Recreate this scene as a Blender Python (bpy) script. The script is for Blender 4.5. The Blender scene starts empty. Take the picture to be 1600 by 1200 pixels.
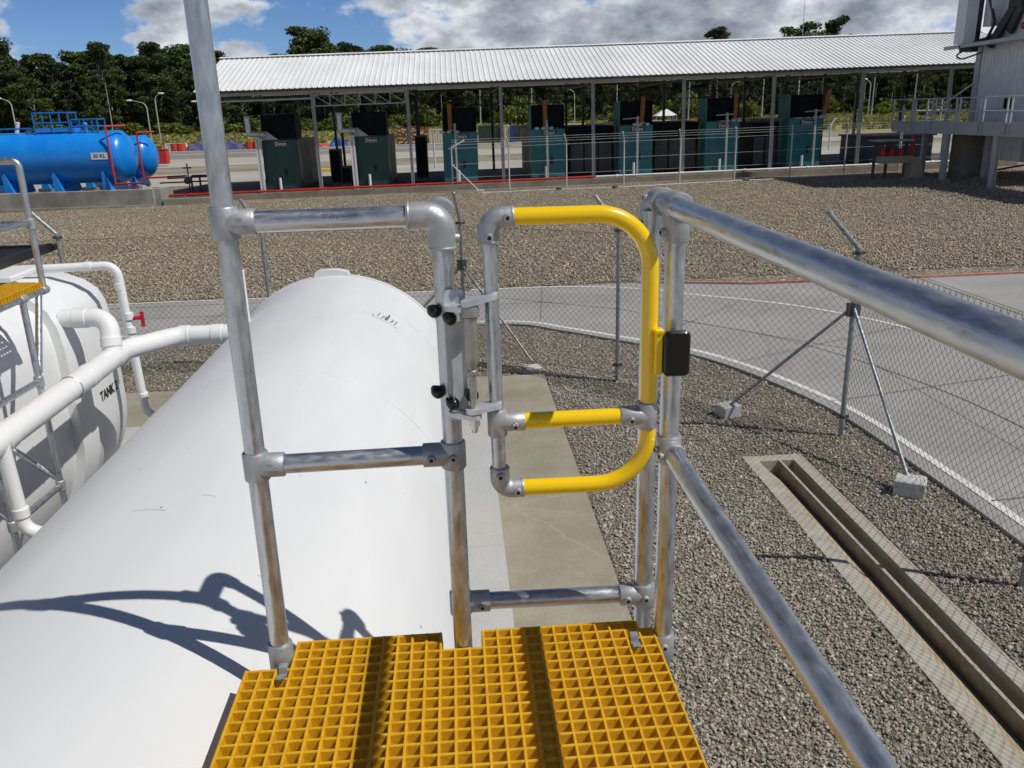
import bpy, math, random
import numpy as np
from mathutils import Vector, Matrix, Quaternion

def set_ramp(cr, pts):
    els = cr.elements
    while len(els) > 1: els.remove(els[-1])
    els[0].position = pts[0][0]; els[0].color = (*pts[0][1], 1)
    for p, c in pts[1:]:
        e = els.new(p); e.color = (*c, 1)
# ------------------------------------------------------------------ camera, sky, sun
scn = bpy.context.scene
COL = scn.collection
R = math.radians
CAM_H = 3.5
cam_d = bpy.data.cameras.new("camera")
cam = bpy.data.objects.new("camera", cam_d)
COL.objects.link(cam)
scn.camera = cam
cam_d.sensor_width = 36.0
cam_d.lens = 29.616
cam_d.clip_start = 0.05
cam_d.clip_end = 3000.0
# rows: world x, y, z of the camera's right / image-down / forward axes
_right = Vector((0.99745, -0.06933, -0.02716)).normalized()
_fwd = Vector((0.0575, 0.9495, -0.3082)).normalized()
_up = _right.cross(_fwd).normalized()
_right = _fwd.cross(_up).normalized()
M = Matrix((( _right.x, _up.x, -_fwd.x, 0), (_right.y, _up.y, -_fwd.y, 0),
            (_right.z, _up.z, -_fwd.z, CAM_H), (0, 0, 0, 1)))
cam.matrix_world = M

SUN = Vector((0.665, -0.285, 1.0)).normalized()      # towards the sun
sun_el = math.asin(SUN.z)
sun_az = math.atan2(SUN.x, SUN.y)                    # from +Y, clockwise

sun_d = bpy.data.lights.new("sun", 'SUN')
sun_d.energy = 3.7
sun_d.angle = R(0.5)
sun_d.color = (1.0, 0.965, 0.90)
sun = bpy.data.objects.new("sun", sun_d)
COL.objects.link(sun)
sun.rotation_euler = (-SUN).to_track_quat('-Z', 'Y').to_euler()
sun.location = (30, -12, 45)

scn.view_settings.view_transform = 'Standard'
scn.view_settings.look = 'None'
scn.view_settings.gamma = 1.0
scn.view_settings.exposure = 0.0

world = bpy.data.worlds.new("World")
scn.world = world
world.use_nodes = True
SKY_STRENGTH = 0.055
def build_world():
    nt = world.node_tree
    nt.nodes.clear()
    N = nt.nodes.new; L = nt.links.new
    out = N('ShaderNodeOutputWorld')
    sky = N('ShaderNodeTexSky'); sky.sky_type = 'NISHITA'; sky.sun_disc = False
    sky.sun_elevation = sun_el; sky.sun_rotation = sun_az
    sky.air_density = 1.0; sky.dust_density = 0.0; sky.ozone_density = 4.0
    bg = N('ShaderNodeBackground'); bg.inputs[1].default_value = SKY_STRENGTH
    tc = N('ShaderNodeTexCoord')
    sep = N('ShaderNodeSeparateXYZ'); L(tc.outputs['Generated'], sep.inputs[0])
    # deeper blue low in the clear northern sky, darker overhead
    tr = N('ShaderNodeValToRGB'); L(sep.outputs['Z'], tr.inputs[0])
    tr.color_ramp.elements[0].position = 0.0; tr.color_ramp.elements[0].color = (.80, 1.12, 1.75, 1)
    tr.color_ramp.elements[1].position = .45; tr.color_ramp.elements[1].color = (.50, .54, .62, 1)
    tm = N('ShaderNodeMix'); tm.data_type = 'RGBA'; tm.blend_type = 'MULTIPLY'; tm.inputs[0].default_value = 1
    L(sky.outputs[0], tm.inputs[6]); L(tr.outputs[0], tm.inputs[7]); L(tm.outputs[2], bg.inputs[0])
    def math_(op, a, b=None, clamp=False):
        n = N('ShaderNodeMath'); n.operation = op; n.use_clamp = clamp
        for i, v in enumerate((a, b)):
            if v is None: continue
            if isinstance(v, (int, float)): n.inputs[i].default_value = v
            else: L(v, n.inputs[i])
        return n.outputs[0]
    # large cloud banks: how much cloud in which compass direction
    az = math_('ARCTAN2', sep.outputs['X'], sep.outputs['Y'])
    u = N('ShaderNodeMapRange'); L(az, u.inputs[0])
    u.inputs[1].default_value = -0.7; u.inputs[2].default_value = 0.8
    rp = N('ShaderNodeValToRGB'); L(u.outputs[0], rp.inputs[0])
    cr = rp.color_ramp
    pts = [(-0.5575, 0.34), (-0.4408, 0.34), (-0.3888, 0.05), (-0.3498, 0.05), (-0.3034, 0.36), (-0.2395, 0.36), (-0.1801, 0.05), (-0.099, 0.06), (-0.0372, 0.4), (0.1344, 0.43), (0.2666, 0.36), (0.4475, 0.4), (0.6019, 0.36)]
    set_ramp(cr, [((p + .7) / 1.5, (v, v, v)) for p, v in pts])
    mp = N('ShaderNodeMapping'); L(tc.outputs['Generated'], mp.inputs[0])
    mp.inputs['Scale'].default_value = (1, 1, 1.9)
    mp.inputs['Location'].default_value = (0.35, 0.1, 0.62)
    n1 = N('ShaderNodeTexNoise'); L(mp.outputs[0], n1.inputs['Vector'])
    n1.inputs['Scale'].default_value = 7.5; n1.inputs['Detail'].default_value = 9; n1.inputs['Roughness'].default_value = .58
    n1.inputs['Distortion'].default_value = 0.1
    s = math_('ADD', math_('MULTIPLY', n1.outputs[0], 1.55), rp.outputs[0])
    mask = N('ShaderNodeMapRange'); mask.interpolation_type = 'SMOOTHSTEP'; L(s, mask.inputs[0])
    mask.inputs[1].default_value = 0.98; mask.inputs[2].default_value = 1.13
    # high sky stays mostly clear
    hi = N('ShaderNodeMapRange'); hi.interpolation_type = 'SMOOTHSTEP'; L(sep.outputs['Z'], hi.inputs[0])
    hi.inputs[1].default_value = 0.17; hi.inputs[2].default_value = 0.38
    hi.inputs[3].default_value = 1; hi.inputs[4].default_value = 0.06
    m2 = math_('MULTIPLY', mask.outputs[0], hi.outputs[0])
    # cloud brightness: bright billows and grey bellies
    mp2 = N('ShaderNodeMapping'); L(tc.outputs['Generated'], mp2.inputs[0])
    mp2.inputs['Location'].default_value = (0.31, 0.12, 0.585); mp2.inputs['Scale'].default_value = (1, 1, 2.0)
    n2 = N('ShaderNodeTexNoise'); L(mp2.outputs[0], n2.inputs['Vector'])
    n2.inputs['Scale'].default_value = 10.0; n2.inputs['Detail'].default_value = 10; n2.inputs['Roughness'].default_value = .62
    thick = N('ShaderNodeMapRange'); L(s, thick.inputs[0])
    thick.inputs[1].default_value = 1.02; thick.inputs[2].default_value = 1.40
    thick.inputs[3].default_value = 0.16; thick.inputs[4].default_value = -0.12
    br = math_('ADD', n2.outputs[0], thick.outputs[0])
    # the lower rim of the banks near the horizon is brighter
    low = N('ShaderNodeMapRange'); L(sep.outputs['Z'], low.inputs[0])
    low.inputs[1].default_value = 0.03; low.inputs[2].default_value = 0.14
    low.inputs[3].default_value = 0.10; low.inputs[4].default_value = -0.03
    br = math_('ADD', br, low.outputs[0])
    r2 = N('ShaderNodeValToRGB'); L(br, r2.inputs[0])
    c2 = r2.color_ramp
    c2.elements[0].position = .38; c2.elements[0].color = (.22, .25, .31, 1)
    c2.elements[1].position = .72; c2.elements[1].color = (.80, .82, .86, 1)
    e = c2.elements.new(.55); e.color = (.42, .46, .52, 1)
    bg2 = N('ShaderNodeBackground'); bg2.inputs[1].default_value = 1.0
    L(r2.outputs[0], bg2.inputs[0])
    mx = N('ShaderNodeMixShader'); L(m2, mx.inputs[0]); L(bg.outputs[0], mx.inputs[1]); L(bg2.outputs[0], mx.inputs[2])
    L(mx.outputs[0], out.inputs[0])
build_world()

# ------------------------------------------------------------------ materials
MATS = {}
def mat(name, c1, c2=None, scale=8.0, rough=.6, metal=0.0, bump=0.0, bscale=40.0, detail=6, stretch=(1, 1, 1),
        contrast=(.35, .65), rough2=None, spec=None, coat=0.0, trans=0.0):
    m = bpy.data.materials.new(name); m.use_nodes = True
    nt = m.node_tree; nt.nodes.clear(); N = nt.nodes.new; L = nt.links.new
    out = N('ShaderNodeOutputMaterial'); b = N('ShaderNodeBsdfPrincipled'); L(b.outputs[0], out.inputs[0])
    b.inputs['Roughness'].default_value = rough; b.inputs['Metallic'].default_value = metal
    if spec is not None: b.inputs['Specular IOR Level'].default_value = spec
    if coat: b.inputs['Coat Weight'].default_value = coat; b.inputs['Coat Roughness'].default_value = .15
    b.inputs['Base Color'].default_value = (*c1, 1)
    tc = N('ShaderNodeTexCoord'); mp = N('ShaderNodeMapping'); L(tc.outputs['Object'], mp.inputs[0])
    mp.inputs['Scale'].default_value = stretch
    if c2 is not None:
        n = N('ShaderNodeTexNoise'); L(mp.outputs[0], n.inputs['Vector'])
        n.inputs['Scale'].default_value = scale; n.inputs['Detail'].default_value = detail; n.inputs['Roughness'].default_value = .62
        r = N('ShaderNodeValToRGB'); L(n.outputs[0], r.inputs[0])
        r.color_ramp.elements[0].position = contrast[0]; r.color_ramp.elements[0].color = (*c1, 1)
        r.color_ramp.elements[1].position = contrast[1]; r.color_ramp.elements[1].color = (*c2, 1)
        L(r.outputs[0], b.inputs['Base Color'])
        if rough2 is not None:
            mr = N('ShaderNodeMapRange'); L(n.outputs[0], mr.inputs[0]); mr.inputs[1].default_value = contrast[0]; mr.inputs[2].default_value = contrast[1]
            mr.inputs[3].default_value = rough; mr.inputs[4].default_value = rough2; L(mr.outputs[0], b.inputs['Roughness'])
    if bump:
        n2 = N('ShaderNodeTexNoise'); L(mp.outputs[0], n2.inputs['Vector']); n2.inputs['Scale'].default_value = bscale; n2.inputs['Detail'].default_value = 5
        bp = N('ShaderNodeBump'); bp.inputs['Strength'].default_value = bump; bp.inputs['Distance'].default_value = .01
        L(n2.outputs[0], bp.inputs['Height']); L(bp.outputs[0], b.inputs['Normal'])
    MATS[name] = m
    return m

def conc_mat(name, c1, c2, stain, crack, rough=.88, sc=1.2, crack_sc=.55, bump=.25):
    m = mat(name, c1, c2, sc, rough, 0, bump, 70, detail=11, contrast=(.32, .68)); nt = m.node_tree; N = nt.nodes.new; L = nt.links.new; b = nt.nodes['Principled BSDF']
    col = b.inputs['Base Color'].links[0].from_socket
    tc = N('ShaderNodeTexCoord')
    n = N('ShaderNodeTexNoise'); L(tc.outputs['Object'], n.inputs['Vector']); n.inputs['Scale'].default_value = sc * .45; n.inputs['Detail'].default_value = 9; n.inputs['Roughness'].default_value = .68
    r = N('ShaderNodeMapRange'); L(n.outputs[0], r.inputs[0]); r.inputs[1].default_value = .50; r.inputs[2].default_value = .70; r.inputs[4].default_value = .75
    mx = N('ShaderNodeMix'); mx.data_type = 'RGBA'; L(r.outputs[0], mx.inputs[0]); L(col, mx.inputs[6]); mx.inputs[7].default_value = (*stain, 1)
    # hairline cracks
    nw = N('ShaderNodeTexNoise'); L(tc.outputs['Object'], nw.inputs['Vector']); nw.inputs['Scale'].default_value = 2.2; nw.inputs['Detail'].default_value = 6
    mv = N('ShaderNodeMix'); mv.data_type = 'VECTOR'; mv.inputs[0].default_value = .22; L(tc.outputs['Object'], mv.inputs[4]); L(nw.outputs['Color'], mv.inputs[5])
    v = N('ShaderNodeTexVoronoi'); v.feature = 'DISTANCE_TO_EDGE'; v.inputs['Scale'].default_value = crack_sc; L(mv.outputs[1], v.inputs['Vector'])
    cr = N('ShaderNodeMapRange'); L(v.outputs['Distance'], cr.inputs[0]); cr.inputs[1].default_value = .002; cr.inputs[2].default_value = .007; cr.inputs[3].default_value = .32; cr.inputs[4].default_value = 0
    mx2 = N('ShaderNodeMix'); mx2.data_type = 'RGBA'; L(cr.outputs[0], mx2.inputs[0]); L(mx.outputs[2], mx2.inputs[6]); mx2.inputs[7].default_value = (*crack, 1)
    # fine speckle of sand and aggregate
    n3 = N('ShaderNodeTexNoise'); L(tc.outputs['Object'], n3.inputs['Vector']); n3.inputs['Scale'].default_value = 130; n3.inputs['Detail'].default_value = 3
    r3 = N('ShaderNodeMapRange'); L(n3.outputs[0], r3.inputs[0]); r3.inputs[1].default_value = .3; r3.inputs[2].default_value = .7; r3.inputs[3].default_value = .86; r3.inputs[4].default_value = 1.14
    mx3 = N('ShaderNodeMix'); mx3.data_type = 'RGBA'; mx3.blend_type = 'MULTIPLY'; mx3.inputs[0].default_value = 1; L(mx2.outputs[2], mx3.inputs[6]); L(r3.outputs[0], mx3.inputs[7])
    L(mx3.outputs[2], b.inputs['Base Color'])
    return m
def attr_mat(name, rough=.85, trans=0.0, tint=None, bump=0, bscale=60):
    """colour comes from the per-piece colour attribute 'tone' (each stone or leaf has its own colour)"""
    m = bpy.data.materials.new(name); m.use_nodes = True
    nt = m.node_tree; nt.nodes.clear(); N = nt.nodes.new; L = nt.links.new
    out = N('ShaderNodeOutputMaterial'); b = N('ShaderNodeBsdfPrincipled')
    b.inputs['Roughness'].default_value = rough
    b.inputs['Specular IOR Level'].default_value = .25
    a = N('ShaderNodeAttribute'); a.attribute_name = 'tone'
    col = a.outputs['Color']
    if tint:
        oi = N('ShaderNodeObjectInfo'); rr = N('ShaderNodeValToRGB'); L(oi.outputs['Random'], rr.inputs[0])
        rr.color_ramp.elements[0].color = (*tint[0], 1); rr.color_ramp.elements[1].color = (*tint[1], 1)
        mx = N('ShaderNodeMix'); mx.data_type = 'RGBA'; mx.blend_type = 'MULTIPLY'; mx.inputs[0].default_value = 1
        L(col, mx.inputs[6]); L(rr.outputs[0], mx.inputs[7]); col = mx.outputs[2]
    L(col, b.inputs['Base Color'])
    if bump:
        tc = N('ShaderNodeTexCoord'); n2 = N('ShaderNodeTexNoise'); L(tc.outputs['Object'], n2.inputs['Vector']); n2.inputs['Scale'].default_value = bscale
        bp = N('ShaderNodeBump'); bp.inputs['Strength'].default_value = bump; bp.inputs['Distance'].default_value = .01
        L(n2.outputs[0], bp.inputs['Height']); L(bp.outputs[0], b.inputs['Normal'])
    if trans:
        t = N('ShaderNodeBsdfTranslucent'); L(col, t.inputs[0]); mx2 = N('ShaderNodeMixShader'); mx2.inputs[0].default_value = trans
        L(b.outputs[0], mx2.inputs[1]); L(t.outputs[0], mx2.inputs[2]); L(mx2.outputs[0], out.inputs[0])
    else:
        L(b.outputs[0], out.inputs[0])
    MATS[name] = m
    return m

def gravel_mat(name, cols, scale, bump, dark=.35, patch=((.9, .9, .9), (1.1, 1.08, 1.0))):
    m = bpy.data.materials.new(name); m.use_nodes = True
    nt = m.node_tree; nt.nodes.clear(); N = nt.nodes.new; L = nt.links.new
    out = N('ShaderNodeOutputMaterial'); b = N('ShaderNodeBsdfPrincipled'); L(b.outputs[0], out.inputs[0])
    b.inputs['Roughness'].default_value = .92; b.inputs['Specular IOR Level'].default_value = .2
    tc = N('ShaderNodeTexCoord')
    nw = N('ShaderNodeTexNoise'); L(tc.outputs['Object'], nw.inputs['Vector']); nw.inputs['Scale'].default_value = scale * .8
    mxv = N('ShaderNodeMix'); mxv.data_type = 'VECTOR'; mxv.inputs[0].default_value = .035
    L(tc.outputs['Object'], mxv.inputs[4]); L(nw.outputs['Color'], mxv.inputs[5])
    v = N('ShaderNodeTexVoronoi'); L(mxv.outputs[1], v.inputs['Vector']); v.inputs['Scale'].default_value = scale
    sp = N('ShaderNodeSeparateColor'); L(v.outputs['Color'], sp.inputs[0])
    r = N('ShaderNodeValToRGB'); L(sp.outputs[0], r.inputs[0]); r.color_ramp.interpolation = 'CONSTANT'
    set_ramp(r.color_ramp, cols)
    # broad patches where other gravel shows
    n = N('ShaderNodeTexNoise'); L(tc.outputs['Object'], n.inputs['Vector']); n.inputs['Scale'].default_value = .22; n.inputs['Detail'].default_value = 7
    n.inputs['Roughness'].default_value = .7
    r3 = N('ShaderNodeValToRGB'); L(n.outputs[0], r3.inputs[0])
    r3.color_ramp.elements[0].position = .35; r3.color_ramp.elements[0].color = (*patch[0], 1)
    r3.color_ramp.elements[1].position = .68; r3.color_ramp.elements[1].color = (*patch[1], 1)
    mx = N('ShaderNodeMix'); mx.data_type = 'RGBA'; mx.blend_type = 'MULTIPLY'; mx.inputs[0].default_value = 1
    L(r.outputs[0], mx.inputs[6]); L(r3.outputs[0], mx.inputs[7])
    L(mx.outputs[2], b.inputs['Base Color'])
    ht = N('ShaderNodeMath'); ht.operation = 'SUBTRACT'; ht.inputs[0].default_value = 1.0; L(v.outputs['Distance'], ht.inputs[1])
    add = N('ShaderNodeMath'); add.operation = 'ADD'; L(ht.outputs[0], add.inputs[0]); L(sp.outputs[1], add.inputs[1])
    bp = N('ShaderNodeBump'); bp.inputs['Strength'].default_value = bump; bp.inputs['Distance'].default_value = .9 / scale
    L(add.outputs[0], bp.inputs['Height']); L(bp.outputs[0], b.inputs['Normal'])
    MATS[name] = m
    return m

def galv_mat(name, stretch):
    m = mat(name, (.40, .435, .47), (.61, .63, .65), 60, .25, .90, .10, 90, stretch=stretch, rough2=.46, contrast=(.34, .64), detail=9)
    return m
galv = galv_mat('galvanised_steel', (1, 1, .28))
galvx = galv_mat('galvanised_rail', (.28, .8, 1))
galvy = galv_mat('galvanised_side_rail', (1, .28, 1))
cast = mat('cast_fitting', (.37, .38, .395), (.47, .48, .49), 18, .50, .55, .10, 120)
zinc = mat('zinc_plate', (.50, .53, .55), (.68, .70, .72), 14, .42, .55, .12, 60)
barrel_m = mat('spring_barrel_steel', (.30, .30, .28), (.40, .40, .37), 20, .42, .65)
yellow_paint = mat('yellow_gloss_paint', (.86, .55, .0), None, rough=.24, coat=.5, spec=.5)
yellow_paint.node_tree.nodes['Principled BSDF'].inputs['Base Color'].default_value = (.93, .60, .0, 1)
grating_m = mat('yellow_moulded_grating', (.62, .325, .002), (.76, .425, .007), 45, .6, 0, .30, 320)
rubber = mat('black_rubber', (.008, .008, .009), None, rough=.32)
pad_m = mat('black_plastic', (.006, .006, .007), None, rough=.28)
dark_hole = mat('dark_socket', (.01, .01, .01), None, rough=.8)
steel_nut = mat('bright_steel', (.62, .60, .56), None, rough=.3, metal=.9)
lead = mat('grey_clip', (.26, .27, .29), (.36, .37, .39), 40, .5, .4)
tank_white = mat('white_tank_paint', (.665, .672, .678), (.735, .74, .742), 2.2, .46, 0, .10, 5, detail=12, contrast=(.25, .72), stretch=(1.6, .35, 1.6), rough2=.56)
tank_white2 = mat('white_resin', (.72, .73, .74), (.78, .79, .79), 2.5, .5, 0, .08, 14)
pvc = mat('white_plastic_pipe', (.76, .77, .77), (.80, .80, .80), 4, .32)
marker = mat('marker_ink', (.10, .115, .13), None, rough=.7)
ink = mat('black_ink', (.012, .012, .012), None, rough=.6)
red_paint = mat('red_paint', (.42, .015, .012), (.50, .03, .02), 6, .45)
red_plastic = mat('red_plastic', (.55, .01, .03), None, rough=.4)
conc = conc_mat('weathered_concrete', (.235, .21, .155), (.34, .31, .24), (.40, .365, .29), (.42, .40, .34), crack_sc=.9)
conc_pale = conc_mat('pale_concrete', (.41, .415, .41), (.47, .47, .46), (.50, .45, .34), (.36, .35, .33), sc=1.6, crack_sc=.35)
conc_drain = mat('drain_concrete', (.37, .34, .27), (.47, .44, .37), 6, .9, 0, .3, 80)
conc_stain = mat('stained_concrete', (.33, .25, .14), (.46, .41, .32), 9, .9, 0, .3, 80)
conc_shaded = mat('shaded_brown_wall', (.17, .14, .095), (.27, .235, .175), 7, .9, 0, .3, 80)  # brown concrete, darkened in colour for the divider's shaded face
conc_dark = mat('shaded_drain_floor', (.10, .10, .095), (.20, .195, .18), 5, .8, 0, .3, 60)  # dark grey concrete, the channel's shade is put into its colour
block_m = mat('concrete_block', (.42, .42, .40), (.55, .55, .53), 16, .9, 0, .4, 60)
road_m = conc_mat('road_concrete', (.285, .28, .27), (.36, .35, .335), (.235, .23, .22), (.19, .185, .175), sc=.8, crack_sc=.22)
line_m = mat('white_road_paint', (.50, .49, .45), (.70, .69, .65), 7, .7, contrast=(.25, .5))
joint_m = mat('road_joint', (.17, .168, .16), None, rough=.9)
redkerb_m = mat('red_kerb_paint', (.34, .13, .10), (.45, .26, .22), 6, .8)
wire_m = mat('fence_wire', (.07, .075, .075), (.12, .125, .125), 30, .55, .4)
post_m = mat('fence_post_steel', (.20, .22, .23), (.40, .42, .42), 25, .5, .5)
post_w = mat('pale_fence_post', (.50, .50, .48), (.62, .62, .60), 8, .6)
roof_m = mat('roof_sheet', (.74, .75, .75), (.86, .87, .87), .35, .42, 0, 0, detail=9, contrast=(.36, .6), stretch=(1, .35, 1))
steel_grey = mat('grey_steel_paint', (.36, .37, .37), (.46, .47, .47), 3, .5)
steel_dark = mat('dark_steel', (.06, .063, .065), (.10, .10, .10), 3, .55)
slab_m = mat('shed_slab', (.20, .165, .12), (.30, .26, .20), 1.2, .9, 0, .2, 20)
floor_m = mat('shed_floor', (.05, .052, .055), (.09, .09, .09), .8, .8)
gen_green = mat('generator_green', (.006, .060, .045), (.010, .080, .062), 2.5, .42)
gen_teal = mat('generator_teal', (.014, .15, .17), (.022, .20, .22), 2.0, .45)
gen_dark = mat('generator_hood', (.003, .006, .007), (.008, .014, .015), 2, .6, spec=.12)
gen_side = mat('generator_side_panel', (.14, .13, .11), (.36, .34, .29), 2.2, .6, stretch=(1, 4, .4))
silver = mat('silver_lagging', (.55, .56, .57), (.70, .70, .70), 9, .4, .6)
rust = mat('rusty_pipe', (.20, .085, .025), (.33, .16, .05), 8, .7)
blue_paint = mat('blue_tank_paint', (.005, .215, .72), (.010, .26, .80), .9, .30, coat=.15, rough2=.42)
blue_dark = mat('blue_railing_paint', (.01, .16, .46), None, rough=.4)
wall_conc = mat('bund_wall_concrete', (.16, .155, .14), (.33, .32, .29), .9, .9, 0, .25, 12, detail=10)
plant_white = mat('off_white_cladding', (.70, .72, .74), (.77, .785, .79), 1.5, .5)
plant_dark = mat('black_machinery', (.018, .018, .02), (.04, .04, .04), 3, .5)
walk_m = mat('walkway_grey_paint', (.42, .44, .46), (.50, .52, .54), 3, .5)
beige = mat('beige_duct', (.35, .32, .24), (.42, .38, .29), 2, .6)
silo_m = mat('silo_concrete', (.13, .12, .10), (.22, .20, .17), 1.5, .85)
black_mesh = mat('black_slat_cover', (.012, .012, .014), None, rough=.5)
bark = mat('pale_bark', (.20, .18, .14), (.36, .33, .28), 1.2, .9)
dirt = mat('sandy_ground', (.20, .175, .125), (.33, .295, .22), .25, .95, detail=10)
pale_road = mat('pale_yard_concrete', (.36, .34, .29), (.44, .42, .37), .3, .9)
grass_m = mat('field_grass', (.16, .17, .045), (.34, .30, .12), .12, .95, detail=12)
lampgrey = mat('lamp_post_paint', (.42, .42, .40), None, rough=.5)
lamp_white = mat('lamp_head', (.75, .75, .74), None, rough=.4)
cream = mat('cream_container', (.62, .57, .40), (.70, .65, .48), 1, .6)
white_c = mat('white_container', (.72, .72, .70), None, rough=.5)
green_c = mat('dark_green_container', (.03, .05, .035), (.05, .07, .05), 1, .6)
red_c = mat('red_container', (.32, .03, .03), (.40, .05, .045), 1, .6)
blue_c = mat('blue_container', (.02, .07, .28), None, rough=.5)
maroon = mat('maroon_crate', (.17, .02, .025), (.24, .04, .04), 2, .6)
tarp = mat('purple_blue_tarp', (.05, .05, .16), (.10, .09, .22), 2, .7)
orange_red = mat('red_drum_plastic', (.60, .06, .03), None, rough=.45)
teal_drum = mat('grey_blue_drum', (.18, .28, .33), None, rough=.5)
yellow_far = mat('yellow_barrier', (.75, .50, .03), None, rough=.5)
stone_m = attr_mat('gravel_stone', .9, bump=.5, bscale=90)
leaf_m = attr_mat('tree_leaf', .6, trans=.18, tint=((.62, .70, .66), (1.25, 1.15, .9)))
bush_m = attr_mat('bush_leaf', .6, trans=.2, tint=((.7, .8, .7), (1.2, 1.2, 1.0)))
grassblade_m = attr_mat('grass_blade', .8, trans=.2)
ground_m = gravel_mat('gravel', [(0, (.17, .15, .115)), (.18, (.235, .205, .155)), (.42, (.275, .235, .172)), (.66, (.345, .30, .22)), (.84, (.44, .39, .30)), (.955, (.62, .575, .48))],
                      15, .85, patch=((.82, .83, .86), (1.12, 1.08, 1.02)))
under_m = gravel_mat('gravel_bed', [(0, (.13, .115, .09)), (.3, (.19, .168, .135)), (.6, (.25, .222, .18)), (.85, (.33, .30, .25))], 42, 1.0)

# ------------------------------------------------------------------ mesh helpers
def V(*a): return np.array(a, float)
def unit(v):
    v = np.asarray(v, float); return v / np.linalg.norm(v)
def frame(d):
    d = unit(d); a = V(0, 0, 1) if abs(d[2]) < .9 else V(1, 0, 0)
    u = unit(np.cross(a, d)); return u, np.cross(d, u)
def fillet(path, rad, n=7):
    path = [np.asarray(p, float) for p in path]; out = [path[0]]
    for i in range(1, len(path) - 1):
        p, a, b = path[i], path[i - 1], path[i + 1]
        da, db = unit(a - p), unit(b - p)
        ang = math.acos(max(-1, min(1, float(np.dot(da, db)))))
        if ang > math.pi - .01: out.append(p); continue
        r = rad[i] if isinstance(rad, dict) and i in rad else (0.0 if isinstance(rad, dict) else rad)
        if r <= 0: out.append(p); continue
        t = r / math.tan(ang / 2)
        c = p + unit(da + db) * (r / math.sin(ang / 2))
        s, e = p + da * t, p + db * t
        vs, ve = s - c, e - c
        tot = math.pi - ang
        for k in range(n + 1):
            f = k / n
            w = (math.sin((1 - f) * tot) * vs + math.sin(f * tot) * ve) / math.sin(tot)
            out.append(c + w)
    out.append(path[-1]); return out

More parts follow.
